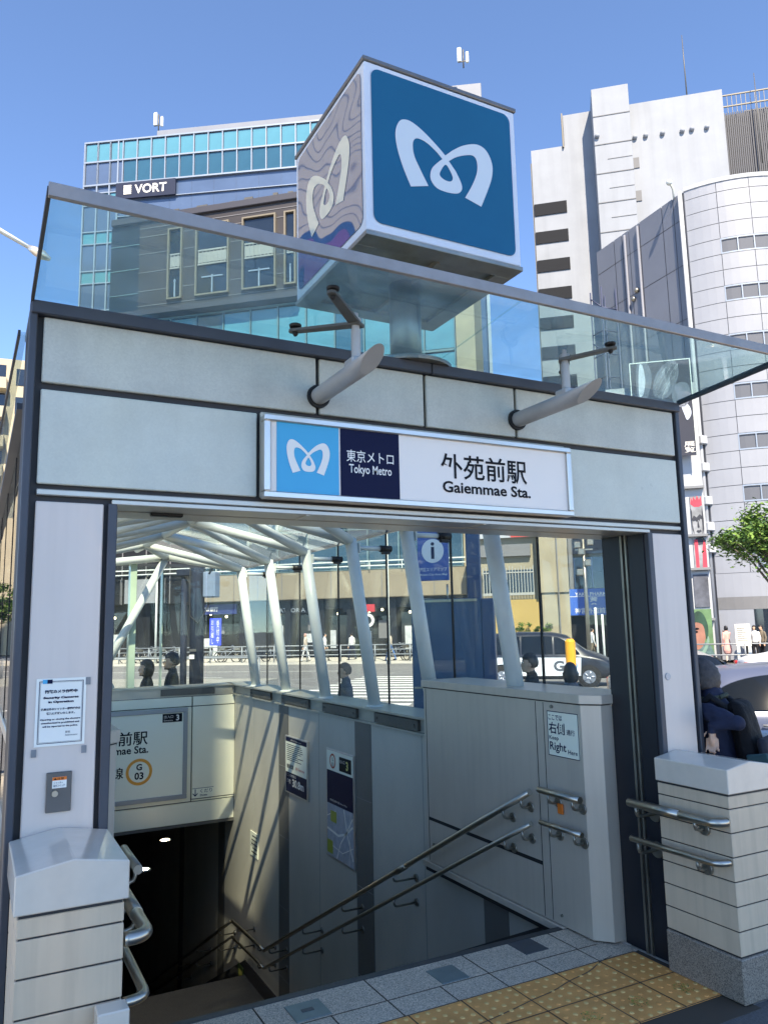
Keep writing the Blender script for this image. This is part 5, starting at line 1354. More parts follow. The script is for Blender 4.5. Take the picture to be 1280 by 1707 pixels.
b.build('wall_lines', mat('mirror_lines', lin(150, 138, 118), .8), c_)
# ---------------------------------------------------------------- street furniture
D9 = 9.5
ib = bldg('information_board', 'tall blue city map information board with a round i symbol behind the glass wall', -1.4, D9, 'information board')
BLB = mat('board_blue', lin(34, 78, 108), .3, var=(1.2, .15)); BLBD = mat('board_blue_dark', lin(34, 66, 98), .35, var=(1, .15)); NVI = mat('i_blue', lin(30, 84, 150), .35)
b = SB(ib); b.sbox(-1.92, -1.05, D9, D9+.16, .0, 2.18, .01); b.done('map_cabinet', BLB)
b = SB(ib); b.sbox(-1.05, -.90, D9-.01, D9+.18, .0, 2.17, .01); b.done('cabinet_side', BLBD)
b = SB(ib); b.sbox(-1.22, -1.05, D9+.03, D9+.15, 2.1, 3.15, .01); b.done('board_post', BLBD)
b = SB(ib); b.sbox(-1.83, -1.44, D9+.05, D9+.10, 2.41, 3.12, .005); pl = b.done('i_panel', NVI)
ox = 1.4
shape2d([circle(36)], MARKW, pl, (-1.775+ox, .047, 2.68), X_, Z_, .28, .30, 'i_disc', .001)
text('i', INKN, pl, (-1.635+ox, .046, 2.73), X_, Z_, h=.21, align='C', bold=.02, depth=.002)
text('港区エリアマップ', MARKW, pl, (-1.635+ox, .047, 2.575), X_, Z_, w=.35, h=.048, align='C', bold=.01)
text('Minato City Area Map', MARKW, pl, (-1.635+ox, .047, 2.515), X_, Z_, w=.35, h=.034, align='C', bold=.01)
b = SB(ib); b.tube([(-1.8+ox, .08, 2.17), (-1.8+ox, .08, 2.41)], .012, 8); b.tube([(-1.47+ox, .08, 2.17), (-1.47+ox, .08, 2.41)], .012, 8); b.tube([(-1.8+ox, .08, 2.24), (-1.22+ox, .08, 2.19)], .008, 8); b.sbox(-1.9, -1.1, D9-.02, D9+.0, 1.1, 1.12); b.sbox(-1.9, -1.1, D9-.02, D9, 2.14, 2.17); b.done('metal_trim', STEEL)
POLEB = mat('pole_slate', lin(34, 41, 54), .7, 0, var=(2, .12), spec=.2)
t = bldg('steel_pole', 'thick dark slate steel pole with a grey equipment box behind the end glass', -7.08, 14, 'pole')
b = SB(t); b.tube([(0, 0, .0), (0, 0, 5.2)], .135, 20); b.done('pole', POLEB)
b = SB(t); b.box(.16, .42, -.12, .12, 2.55, 3.05, .02); b.done('equipment_box', mat('box_grey', lin(120, 132, 142), .5, .2))
b = SB(t); b.tube([(.3, -.1, 3.0), (.42, -.1, 3.3), (.5, -.1, 3.7)], .03, 8); b.tube([(-.1, -.15, 4.6), (-.08, -.15, 2.2), (.1, -.15, 2.05), (.3, -.12, 2.4)], .012, 8); b.done('cables', BLACK)
b = SB(t); b.box(-.08, .02, -.15, -.13, 1.38, 1.46, m=PAPER); b.box(-.08, .06, -.15, -.13, 1.52, 1.57, m=IRON); b.done('stickers')
t = bldg('steel_pole', 'thin dark slate post with a flat box on top, left of the thick pole', -7.36, 14, 'pole')
b = SB(t); b.tube([(0, 0, 0), (0, 0, 3.0)], .065, 16); b.done('pole', POLEB)
b = SB(t); b.box(-.13, .2, -.12, .12, 2.98, 3.12, .02); b.done('top_box', POLEB)
b = SB(t)
for x in (.06, .1): b.tube([(x, -.1, 2.98), (.2, -.08, 2.75), (.24, -.05, 2.5)], .012, 6)
b.box(.0, .3, -.03, .03, 2.42, 2.47); b.done('cables', BLACK)
def pole(lab, u, v0, v1, d, r, m, nm='street_pole', top=None):
    s_, z1 = st(u, v0, d); t = bldg(nm, lab, s_, d, 'pole'); b = SB(t); b.tube([(0, 0, -.1), (0, 0, z1)], [r, r*.7], 12); b.done('pole', m); return t, z1
pole('slim white lamp pole on the far pavement left of the information board', 644, 880, 1100, 43.5, .09, WHITEP)
pole('slim white pole on the far pavement at the left edge of the stair opening', 262, 960, 1080, 44.5, .08, WHITEP)
t, z1 = pole('grey traffic signal pole with cameras in front of the pharmacy', 970, 878, 1095, 35, .10, STEELD, 'signal_pole')
b = MB()
for k, (dx, z) in enumerate(((-.25, 5.2), (.3, 5.3), (-.1, 4.9), (.15, 4.4), (-.2, 4.0), (.1, 5.7))): b.box(dx-.14, dx+.14, -.15, .1, z, z+.28, .03)
b.box(-.35, .4, -.05, .05, 5.1, 5.16); o = b.build('camera_cluster', STEELD, t)
b = MB()
for x, zt in ((.35, 2.6), (.62, 2.3)): b.tube([(x, 0, -.1), (x, 0, zt)], .05, 8)
b.build('side_posts', WHITEP, t)
s_, _ = st(951, 1090, 21)
t = bldg('orange_post', 'bright orange flexible lane post in the road by the black and white minivan', s_, 21, 'post'); b = SB(t); b.lathe((0, 0, -.1), [(.2, 0), (.2, .04), (.07, .06), (.13, .5), (.13, 1.55), (.08, 1.62)], 14); b.done('post', mat('orange_plastic', lin(250, 166, 40), .5))
# street lamp head at the left edge
t = thing('street_lamp', 'white arm street lamp reaching in from the left edge below the canopy end', 'street lamp', (-.6, 11.9, -.02))
def onp(u, v, y): x, z = fx(u, v, y); return Vector((x, y, z))
A_, B_, C_ = onp(-60, 348, 12), onp(52, 414, 12), onp(84, 432, 12)
b = MB(); b.tube([(-.6, 11.9, 0), (-.6, 11.95, A_.z-.3), (-.45, 12, A_.z), tuple(B_)], [.08, .06, .04, .03], 12); b.build('lamp_pole', WHITEP, t)
b = MB(); d_ = (C_-B_); b.tube([tuple(B_-d_*.15), tuple(B_+d_*.2), tuple(B_+d_*.6), tuple(C_)], [.035, .07, .075, .03], 14); b.build('lamp_head', ALU, t)

def fence(label, s0, s1, d, z0, h, nr, step, m, r=.022, group=None):
    t = bldg('guard_rail', label, s0, d, 'railing', group); L = s1-s0; n = int(L/step)
    for k in range(n+1): b = SB(t); b.tube([(k*L/n, 0, z0), (k*L/n, 0, z0+h)], r*1.3, 8); b.done('rail_post', m)
    for k in range(nr): b = SB(t); b.tube([(0, 0, z0+h-k*h*.55/max(1, nr-1)), (L, 0, z0+h-k*h*.55/max(1, nr-1))], r, 8); b.done('rail_bar', m)
    return t
RAILM = mat('rail_grey', lin(140, 142, 140), .5, .3)
fence('long grey pedestrian railing on the far kerb across the street', -36, -7.0, 44.3, -.03, 1.0, 3, 2.0, RAILM, .035)
fence('grey railing on the far kerb in front of the women and the poster wall', 3.2, 12, 38.5, -.03, .9, 2, 2.0, RAILM, .03)
fence('low grey rail along the median between the lanes', -34, -11, 26.6, .1, .85, 1, 3.0, RAILM, .03)
gw = mat('guard_white', lin(206, 206, 204), .4, .3)
t = bldg('guard_rail', 'white steel kerb guard rail by the silver car right of the backpack man', .9, 8.35, 'railing')
for k in range(5):
    b = SB(t); b.box(.25+k*1.5-.065, .25+k*1.5+.065, -.03, .03, 0, .86, .01)
    for z in (.25, .45, .65, .8): b.ball((.25+k*1.5, -.032, z), .013, 6)
    b.done('rail_post', gw)
for z_, r_ in ((.80, .035), (.5, .03)): b = SB(t); b.tube([(0, 0, z_), (7.5, 0, z_)], r_, 12); b.done('rail_bar', gw)

# ---------------------------------------------------------------- vehicles
GLASSV = mat('car_glass', lin(20, 25, 30), .015, spec=.3); TYRE = mat('tyre', lin(24, 24, 25), .8); RIM = mat('rim', lin(170, 172, 176), .3, .8)
def carpaint(n, c): return mat('car_'+n, lin(*c), .35, .1, coat=.35)
SEDAN = [(-2.28, .42, .70, .72, .55, .80), (-2.18, .22, .84, .88, .62, .96), (-1.75, .2, .88, .93, .66, 1.02), (-1.35, .2, .89, .93, .62, 1.10), (-.95, .2, .90, .92, .58, 1.38), (-.90, .2, .90, .92, .58, 1.39),
         (-.08, .2, .90, .91, .58, 1.45), (.0, .2, .90, .91, .58, 1.45), (.45, .2, .90, .90, .58, 1.40), (.52, .2, .90, .90, .58, 1.38), (1.22, .2, .89, .88, .66, .96), (1.7, .2, .88, .82, .64, .87), (2.15, .22, .80, .68, .58, .72), (2.28, .36, .66, .56, .5, .60)]
SEDW = {3: 'screen', 9: 'screen'}
SEDL = ([(-1.28,.965),(-1.12,1.12),(-.88,1.26),(-.5,1.345),(0,1.36),(.40,1.325),(.75,1.20),(1.0,1.06),(1.12,.965)], (-.42, .40), (.865, .575, .92, 1.45))
MINI = [(-2.15, .42, .74, 1.0, .60, 1.06), (-2.10, .24, .84, 1.02, .64, 1.62), (-1.9, .22, .84, 1.02, .64, 1.70), (-.72, .22, .85, 1.0, .64, 1.75), (-.66, .22, .85, 1.0, .64, 1.75), (.28, .22, .85, .99, .62, 1.72), (.34, .22, .85, .99, .62, 1.71), (.72, .22, .85, .98, .60, 1.62),
        (1.35, .22, .84, .97, .62, 1.12), (1.85, .24, .80, .88, .60, .98), (2.15, .26, .74, .66, .56, .78), (2.22, .4, .62, .56, .5, .62)]
MINW = {0: 'screen', 7: 'screen'}
MINL = ([(-1.98,1.06),(-1.95,1.5),(-1.7,1.6),(-.6,1.63),(.2,1.62),(.55,1.54),(.9,1.30),(1.12,1.06)], (-.75, .30), (.82, .635, 1.0, 1.75))
def car(nm, label, stations, wins, loc, rz, paint, trim=None, wheels=(-1.35, 1.38), wr=.32, cat='car', group=None):
    t = thing(nm, label, cat, loc, rz, group); LOCAL.add(t)
    bm = bmesh.new(); rows = []
    for x, zl, w, zb, wt_, zt in stations:
        zm = zl + (zb-zl)*.5
        half = [(0, zl), (w*.84, zl), (w*.98, zl+.12), (w, zm), (w*.985, zb-.04), (w*.955, zb), (wt_, zt), (wt_*.55, zt+.03), (0, zt+.035)]
        rows.append([bm.verts.new((x, y, z)) for y, z in half] + [bm.verts.new((x, -y, z)) for y, z in half[-2:0:-1]])
    n = len(rows[0]); fs = []
    for i in range(len(rows)-1):
        for j in range(n):
            f = bm.faces.new((rows[i][j], rows[i][(j+1) % n], rows[i+1][(j+1) % n], rows[i+1][j])); f.smooth = True
            k = wins.get(i)
            if k == 'screen' and j in (6, 7, 8, 9): f.material_index = 1
    bm.faces.new(rows[0]); bm.faces.new(rows[-1][::-1])
    cl = bm.edges.layers.float.get('crease_edge') or bm.edges.layers.float.new('crease_edge')
    for e in bm.edges:
        ms = {f.material_index for f in e.link_faces}
        if len(ms) == 2: e[cl] = .95
    bmesh.ops.recalc_face_normals(bm, faces=bm.faces)
    me = bpy.data.meshes.new('tmp'); bm.to_mesh(me); bm.free()
    me.materials.append(paint); me.materials.append(GLASSV)
    o = bpy.data.objects.new('tmp', me); COL.objects.link(o); md = o.modifiers.new('s', 'SUBSURF'); md.levels = 2; md.render_levels = 2
    bpy.context.view_layer.update()
    m2 = bpy.data.meshes.new_from_object(o.evaluated_get(bpy.context.evaluated_depsgraph_get())); bpy.data.objects.remove(o); bpy.data.meshes.remove(me)
    for part, idx in (('body', 0), ('windows', 1)):
        q = bmesh.new(); q.from_mesh(m2)
        bmesh.ops.delete(q, geom=[f for f in q.faces if f.material_index != idx], context='FACES')
        for f in q.faces: f.material_index = 0; f.smooth = True
        mm = bpy.data.meshes.new(part); q.to_mesh(mm); q.free(); mm.materials.append((paint, GLASSV)[idx])
        oo = bpy.data.objects.new(part, mm); COL.objects.link(oo); oo.parent = t
    pts, pil, (ya, yb, zb_, zt_) = SEDL if stations is SEDAN else MINL
    for sgn in (-1, 1):
        up = catmull(pts, 4)
        for x0, x1 in zip((-9,)+tuple(q+.03 for q in pil), tuple(q-.03 for q in pil)+(9,)):
            poly = [p for p in up if x0 <= p[0] <= x1]
            if x0 > -8: zz_ = np.interp(x0, [p[0] for p in up], [p[1] for p in up]); poly = [(x0, zz_)] + poly
            if x1 < 8: zz_ = np.interp(x1, [p[0] for p in up], [p[1] for p in up]); poly = poly + [(x1, zz_)]
            zl_ = pts[0][1]
            poly = poly + ([(x1, zl_)] if x1 < 8 else []) + ([(x0, zl_)] if x0 > -8 else [])
            b = MB(); lo, hi = [], []
            for x, z in poly:
                y = ya+(yb-ya)*(z-zb_)/(zt_-zb_)
                lo.append(b.bm.verts.new((x, sgn*(y-.03), z))); hi.append(b.bm.verts.new((x, sgn*(y+.016), z)))
            b.bm.faces.new(hi); b.bm.faces.new(lo[::-1])
            for i_ in range(len(hi)): b.bm.faces.new((lo[i_], lo[(i_+1) % len(lo)], hi[(i_+1) % len(hi)], hi[i_]))
            b.build('side_window', GLASSV, t)
    wmax = max(s_[2] for s_ in stations)
    for x in wheels:
        for sgn in (-1, 1):
            y = sgn*(wmax-.10)
            b = MB(); b.lathe((x, y, wr), [(wr*.62, -.11), (wr*.96, -.11), (wr, -.07), (wr, .07), (wr*.96, .115), (wr*.62, .115)], 24, 'y'); w_ = b.build('wheel', TYRE, t)
            b = MB(); b.lathe((x, y, wr), [(wr*.64, -.112), (wr*.64, .112)], 24, 'y')
            for k in range(5):
                a = k*2*math.pi/5
                b.tube([(x, y+sgn*.118, wr), (x+wr*.58*math.cos(a), y+sgn*.118, wr+wr*.58*math.sin(a))], .03, 6)
            b.build('rim', RIM, w_)
            b = MB(); b.lathe((x, sgn*(wmax-.05), wr+.01), [(wr*1.16, -.052), (wr*1.16, .052)], 24, 'y'); b.build('wheel_arch', BLACK, t)
    return t
def lights(t, stations, col_tail=True):
    xb, xf = stations[0][0], stations[-1][0]
    for sgn in (-1, 1):
        b = MB(); b.box(xb-.01, xb+.18, sgn*.66-.14, sgn*.66+.14, .70, .86, .03); b.build('tail_light', mat('tail_red', lin(190, 34, 30), .3), t)
        b = MB(); b.box(xf-.25, xf-.02, sgn*.58-.13, sgn*.58+.13, .58, .70, .03); b.build('headlight', mat('headlight_clear', lin(210, 214, 218), .15), t)
silver = carpaint('silver', (84, 90, 106))
t = car('parked_car', 'silver blue sedan beside the kerb rail, its side window by the backpack man', SEDAN, SEDW, W(2.68, 10.75, -.15), ROT_ST, silver); lights(t, SEDAN)
b = MB()
for x in (-.62, .32):
    b.tube([(x, -.925, .80), (x+.1, -.94, .80), (x+.2, -.925, .80)], .014, 8)
b.build('door_handle', ALU, t)
b = MB()
for x in (-.85, -.02, .9): b.box(x-.004, x+.004, -.902, -.895, .28, .9)
b.box(-1.0, 1.1, -.905, -.895, .62, .632); b.build('door_seam', BLACK, t)
t = car('passing_car', 'pale champagne sedan with a wide windscreen right behind the man with the backpack', SEDAN, SEDW, W(1.85, 15.6, -.15), ROT_ST-R(80), carpaint('champagne', (150, 148, 140))); lights(t, SEDAN)
s_, _ = st(1256, 1098, 24)
t = car('taxi', 'white taxi sedan with a blue stripe and red tail light beyond the silver car', SEDAN, SEDW, W(s_+1.9, 24, -.15), ROT_ST, carpaint('white', (226, 226, 222)), cat='taxi'); lights(t, SEDAN)
b = MB(); b.box(-2.0, 2.1, -.908, -.898, .45, .66); b.build('blue_stripe', mat('taxi_blue', lin(60, 170, 214), .3), t)
s_, _ = st(909, 1100, 27)
t = car('minivan_taxi', 'black minivan taxi with white doors and a round blue mark crossing behind the right glass', MINI, MINW, W(s_, 27, -.15), ROT_ST, carpaint('black', (30, 34, 44)), wheels=(-1.38, 1.38), cat='minivan'); lights(t, MINI)
b = MB(); b.prism([(-1.0, .36), (1.12, .36), (1.16, .93), (-1.98, .96), (-1.98, .62), (-1.72, .70), (-1.38, .74), (-1.05, .68)], -.872, -.862, 'y'); dp = b.build('white_doors', carpaint('white', (226, 226, 222)), t)
text('G', mat('go_grey', lin(80, 84, 90), .4), dp, (.28, -.874, .50), X_, Z_, w=.34, h=.34, bold=.04, name='mark_letter')
shape2d([circle(28)], mat('go_blue', lin(70, 150, 214), .4, var=(3, .4)), dp, (.68, -.874, .50), X_, Z_, .35, .35, 'mark_disc')
text('nearest taxi', INKN, dp, (-1.0, -.874, .76), X_, Z_, w=.5, h=.07)

# bicycles on the far pavement
def bicycle(label, s_, d, col, group):
    t = bldg('bicycle', label, s_, d, 'bicycle', group)
    for x in (-.52, .52):
        b = MB(); rr_ = .33
        b.tube([(x+rr_*math.cos(a), 0, rr_+rr_*math.sin(a)) for a in np.linspace(0, 2*math.pi, 19)], .03, 6, cap=False); w_ = b.build('wheel', TYRE, t)
        b = MB()
        for k in range(6):
            a = k*math.pi/6; b.tube([(x-rr_*math.cos(a), 0, rr_-rr_*math.sin(a)), (x+rr_*math.cos(a), 0, rr_+rr_*math.sin(a))], .006, 4)
        b.build('spokes', STEEL, w_)
    b = MB(); b.tube([(-.52, 0, .33), (-.1, 0, .35), (-.22, 0, .85)], .022, 6); b.tube([(-.52, 0, .33), (-.2, 0, .75)], .016, 6); b.tube([(-.1, 0, .35), (.4, 0, .8)], .024, 6); b.tube([(-.2, 0, .72), (.38, 0, .85)], .02, 6); b.tube([(.52, 0, .33), (.36, 0, 1.0)], .02, 6)
    b.tube([(.25, -.25, 1.05), (.36, 0, 1.0), (.25, .25, 1.05)], .016, 6); b.build('frame', col, t)
    b = MB(); b.box(-.36, -.1, -.08, .08, .87, .93, .03); b.build('saddle', BLACK, t)
    b = MB(); b.box(.42, .75, -.17, .17, .75, .98, .02); b.build('basket', STEELD, t)
    return t
bk = bicycle('parked city bicycle with front basket in the row behind the far railing', -27.5, 45.4, mat('bike_frame', lin(150, 154, 158), .4, .4), 'bicycles parked along the far railing')
for k, s_ in enumerate((-30.8, -29.9, -26.6, -25.8, -24.9, -21.8, -20.9, -19.4, -17.9, -10.0, -9.1)):
    copy_thing(bk, W(s_, 45.4+random.uniform(-.3, .4), -.05), ROT_ST+random.uniform(-.5, .5))

# ---------------------------------------------------------------- trees
LEAFA = [mat('leaf_%s' % n, lin(*c), .5, var=(3, .25), spec=.3) for n, c in (('light', (116, 142, 64)), ('mid', (80, 112, 50)), ('dark', (50, 78, 38)))]
BARK = mat('bark', lin(104, 92, 80), .9, var=(6, .3), bump=(20, .5, .02))
def tree(label, base, h, cr, cz_, nleaf, lsz, seed, clumps=26, name='street_tree', zmin=None, group=None):
    rnd = random.Random(seed); t = thing(name, label, 'tree', base, 0, group); LOCAL.add(t)
    b = MB(); b.tube([(0, 0, 0), (.05, .03, h*.3), (-.04, .05, h*.55), (0, 0, h*.75)], [h*.025, h*.02, h*.014, h*.008], 10)
    cl = []
    for k in range(clumps):
        a = rnd.uniform(0, 6.283); e = rnd.uniform(-.5, 1); q = rnd.uniform(.35, 1.0)
        c = Vector((cr*q*math.cos(a)*math.cos(e*.9), cr*q*math.sin(a)*math.cos(e*.9), cz_+cr*.85*q*math.sin(e*1.2)))
        cl.append((c, cr*rnd.uniform(.16, .3)))
        st_ = Vector((0, 0, h*rnd.uniform(.35, .7))); mid = st_.lerp(c, .5)+Vector((0, 0, .15*cr))
        b.tube([st_, mid, c], [h*.009, h*.005, h*.002], 6)
    b.build('trunk', BARK, t)
    bm = bmesh.new()
    for i in range(nleaf):
        c, r = cl[rnd.randrange(len(cl))]
        v = Vector((rnd.gauss(0, 1), rnd.gauss(0, 1), rnd.gauss(0, .6))); v = c + v*r*.55
        n = Vector((rnd.gauss(0, .6), rnd.gauss(0, .6), 1)).normalized(); u = n.orthogonal().normalized(); u.rotate(Matrix.Rotation(rnd.uniform(0, 6.28), 3, n)); w_ = n.cross(u)
        s_ = lsz*rnd.uniform(.6, 1.25)
        f = bm.faces.new([bm.verts.new(v+p) for p in (-u*s_, -w_*s_*.45+n*s_*.12, u*s_, w_*s_*.45+n*s_*.12)]); f.material_index = rnd.choice((0, 0, 1, 1, 1, 2))
    me = bpy.data.meshes.new('crown'); bm.to_mesh(me); bm.free()
    for m_ in LEAFA: me.materials.append(m_)
    o = bpy.data.objects.new('crown', me); COL.objects.link(o); o.parent = t
    return t
rr = ray(1300, 915); kk = 30/(rr @ N)
tree('leafy street tree with bright green branches reaching in at the right edge', (rr[0]*kk, rr[1]*kk, -.05), 7.2, 2.15, 4.5, 11000, .10, 3, 58)
tree('green street tree far up the side street past the left corner', (1.6, 66, -.1), 8.5, 2.6, 4.6, 3500, .2, 5, 26, group='trees far up the side street')
tree('smaller green tree beside the far one past the left corner', (-.6, 58, -.1), 6.5, 2.2, 3.6, 2500, .2, 8, 22)
tree('round potted bush by the yellow wall behind the minivan, left one', W(-2.55, 45.5, -.03), 2.0, .55, 1.5, 700, .07, 11, 10, 'potted_bush')
tree('round potted bush by the yellow wall behind the minivan, right one', W(-1.5, 45.4, -.03), 2.1, .55, 1.55, 700, .07, 12, 10, 'potted_bush')
PAINT_WARMTH = (1.0, 1.0, 1.0)

# ================================================================ people
SKIN = mat('skin', lin(206, 160, 132), .5, var=(14, .08)); HAIRB = mat('hair_black', lin(26, 24, 26), .45, var=(60, .3)); HAIRG = mat('hair_grey', lin(88, 80, 76), .6, var=(26, .5), var2=(8, .3), bump=(70, .5, .01))
def cloth(n, c): return mat('cloth_'+n, lin(*c), .85, var=(9, .15), bump=(14, .35, .02))
NAVYC = cloth('navy', (26, 34, 58)); BLACKC = cloth('black', (22, 22, 26)); GREYC = cloth('grey', (96, 98, 104)); WHITEC = cloth('white', (222, 222, 220)); CREAMC = cloth('cream', (206, 190, 172)); BLUEC_ = cloth('blue', (84, 120, 170)); KHAKI = cloth('khaki', (116, 106, 90)); PINKC = cloth('pink', (210, 160, 150))
def limb(bm, pts, rad, seg=10):
    """tapered tube with round ends; rad entries may be (rx, ry)"""
    pts = [Vector(p) for p in pts]
    P, Q = [], []
    d0 = (pts[1]-pts[0]).normalized(); d1 = (pts[-1]-pts[-2]).normalized()
    rd = [r if isinstance(r, tuple) else (r, r) for r in rad]
    for k in (-.95, -.6): P.append(pts[0]+d0*rd[0][0]*k); Q.append(tuple(c*math.sqrt(1-k*k) for c in rd[0]))
    P += pts; Q += rd
    for k in (.6, .95): P.append(pts[-1]+d1*rd[-1][0]*k); Q.append(tuple(c*math.sqrt(1-k*k) for c in rd[-1]))
    prev = None; rings = []
    for i, p in enumerate(P):
        d = (P[min(i+1, len(P)-1)]-P[max(i-1, 0)]).normalized()
        u = Vector((1, 0, 0)) if prev is None else prev
        u = u - d*u.dot(d)
        u = u.normalized() if u.length > .05 else d.orthogonal().normalized()
        prev = u; w = d.cross(u)
        rings.append([bm.verts.new(p+u*Q[i][0]*math.cos(2*math.pi*j/seg)+w*Q[i][1]*math.sin(2*math.pi*j/seg)) for j in range(seg)])
    for a, b in zip(rings, rings[1:]):
        for j in range(seg): bm.faces.new((a[j], a[(j+1) % seg], b[(j+1) % seg], b[j]))
    bm.faces.new(rings[0][::-1]); bm.faces.new(rings[-1])
def ell(bm, c, r, seg=14):
    g = bmesh.ops.create_uvsphere(bm, u_segments=seg, v_segments=10, radius=1)
    for v in g['verts']: v.co = Vector((c[0]+v.co.x*r[0], c[1]+v.co.y*r[1], c[2]+v.co.z*r[2]))
def person(label, loc, rz, H, top, bottom, hairm, hair='short', legs='stand', lean=0.0, larm=None, rarm=None, vox=.016, shoes=None, headk=1.0, skirt=None, group=None, turn=0.0, neck=0.0, folds=0.0):
    t = thing('person', label, 'person', loc, rz, group); LOCAL.add(t); K = H/1.72
    hip = Vector((0, 0, .93))
    def tf(p):
        p = Vector(p)
        if p.z > .95:
            q = p-hip; q.rotate(Matrix.Rotation(-lean, 3, 'X')); p = hip+q
        return p
    bm = bmesh.new(); bones = []
    def L(pts, rad, lab, seg=10):
        pts = [tf(p) for p in pts]; limb(bm, pts, rad, seg)
        for a, b, ra, rb in zip(pts, pts[1:], rad, rad[1:]): bones.append((a, b, lab, np.mean(ra)*.5+np.mean(rb)*.5))
    st_ = {'stand': ((.0, .0), (.0, .0)), 'walk': ((.22, .10), (-.24, -.16)), 'stride': ((.30, .14), (-.30, -.22))}[legs]
    for sx, (fy, ky) in ((-1, st_[0]), (1, st_[1])):
        kz = .49; az = .09 if fy >= 0 else .13
        L([(sx*.085, 0, .90), (sx*.09, ky*1.0+.02, kz), (sx*.09, fy, az)], [.088, .058, .044], 'bottom')
        L([(sx*.09, fy-.05, az-.045), (sx*.095, fy+.06, az-.055), (sx*.1, fy+.15, az-.062)], [(.038, .036), (.044, .03), (.036, .022)], 'shoe')
    L([(0, 0, .84), (0, 0, .94), (0, .005, 1.08), (0, .008, 1.25), (0, 0, 1.36), (0, -.005, 1.43)], [(.145, .11), (.168, .122), (.152, .112), (.172, .122), (.165, .105), (.10, .075)], 'top', 16)
    bones[-5] = (bones[-5][0], bones[-5][1], 'bottom', bones[-5][3])
    L([(0, -.005, 1.42), (0, .012, 1.54)], [.056, .052], 'skin')
    if skirt: L([(0, 0, 1.0), (0, 0, .75), (0, 0, .55)], [(.155, .12), (.2, .16), (.23, .19)], 'top' if skirt == 'coat' else 'bottom', 16)
    for sx, arm in ((-1, larm), (1, rarm)):
        e, w = arm[:2] if arm else ((sx*.235, -.02, 1.11), (sx*.235, .06, .87))
        sh = (sx*.178, -.005, 1.375)
        L([sh, e], [.058, .046], 'top'); L([e, w], [.044, .030], 'top')
        ev, wv = Vector(e), Vector(w); d = (wv-ev).normalized()
        if arm and len(arm) > 2: d = Vector(arm[2]).normalized()
        side = Vector((0, 1, 0)) if abs(d.y) < .8 else Vector((0, 0, 1))
        if arm and len(arm) > 3: side = Vector(arm[3])
        side = (side - d*side.dot(d)).normalized(); nrm = d.cross(side)*(1 if sx > 0 else -1)
        kn = wv+d*.085
        for q, off in ((wv, 0), ): pass
        L([wv-d*.01, wv+d*.04, kn], [(.024, .02), (.034, .018), (.036, .016)], 'skin')
        fr = max(.0085, vox*.62)
        for i, (o, ln) in enumerate(((.030, .066), (.010, .078), (-.010, .072), (-.029, .056))):
            b0 = kn+side*o; cu = nrm*.012
            L([b0-d*.01, b0+d*ln*.5+side*o*.12+cu*.3, b0+d*ln+side*o*.25+cu*1.6], [fr, fr*.95, fr*.8], 'skin', 8)
        b0 = wv+d*.03+side*.028
        L([b0, b0+d*.035+side*.03, b0+d*.072+side*.036], [fr*1.15, fr*1.05, fr*.9], 'skin', 8)
    hc = tf((0, .022-neck*.5, 1.605+neck)); hk = headk
    rotz = Matrix.Rotation(turn, 3, 'Z')
    def hp(x, y, z): v = Vector((x, y, z))*hk; v.rotate(rotz); v.rotate(Matrix.Rotation(-lean*.4, 3, 'X')); return hc+v
    ell(bm, hp(0, -.005, .012), (.073*hk, .092*hk, .102*hk)); ell(bm, hp(0, .025, -.055), (.054*hk, .062*hk, .056*hk))
    ell(bm, hp(0, .074, -.105+.012), (.022*hk, .018*hk, .016*hk))
    limb(bm, [hp(0, .082, .012), hp(0, .100, -.026)], [.008*hk, .0135*hk], 8); ell(bm, hp(0, .088, -.062), (.022*hk, .009*hk, .010*hk))
    for sx in (-1, 1): ell(bm, hp(sx*.074, -.004, -.012), (.010*hk, .020*hk, .032*hk))
    bones.append((hp(0, 0, -.08), hp(0, 0, .06), 'skin', .08))
    bmesh.ops.scale(bm, vec=(K, K, K), verts=bm.verts)
    bmesh.ops.recalc_face_normals(bm, faces=bm.faces)
    me = bpy.data.meshes.new('tmp'); bm.to_mesh(me); bm.free()
    o = bpy.data.objects.new('tmp', me); COL.objects.link(o)
    md = o.modifiers.new('r', 'REMESH'); md.mode = 'VOXEL'; md.voxel_size = vox*K; md.use_smooth_shade = True
    sm = o.modifiers.new('s', 'SMOOTH'); sm.factor = .5; sm.iterations = 2
    bpy.context.view_layer.update()
    m2 = bpy.data.meshes.new_from_object(o.evaluated_get(bpy.context.evaluated_depsgraph_get()))
    bpy.data.objects.remove(o); bpy.data.meshes.remove(me); m2.name = 'body'
    order = {'skin': 0, 'top': 1, 'bottom': 2, 'shoe': 3}; m2.materials.clear()
    for m_ in (SKIN, top, bottom, shoes or BLACKC): m2.materials.append(m_)
    A = np.array([b[0][:] for b in bones])*K; B = np.array([b[1][:] for b in bones])*K; lab = np.array([order[b[2]] for b in bones])
    n = len(m2.polygons); cen = np.empty(n*3); m2.polygons.foreach_get('center', cen); cen = cen.reshape(-1, 3)
    AB = B-A; den = (AB**2).sum(1)
    best = np.full(n, 1e9); mi = np.zeros(n, int)
    for k in range(len(A)):
        tt = np.clip(((cen-A[k])@AB[k])/den[k], 0, 1); d_ = np.linalg.norm(cen-(A[k]+tt[:, None]*AB[k]), axis=1)
        d_ = d_-bones[k][3]*K - (.012*K if lab[k] in (1, 2) else 0)
        u_ = d_ < best; best[u_] = d_[u_]; mi[u_] = lab[k]
    m2.polygons.foreach_set('material_index', mi.astype(np.int32)); m2.polygons.foreach_set('use_smooth', np.ones(n, bool)); m2.update()
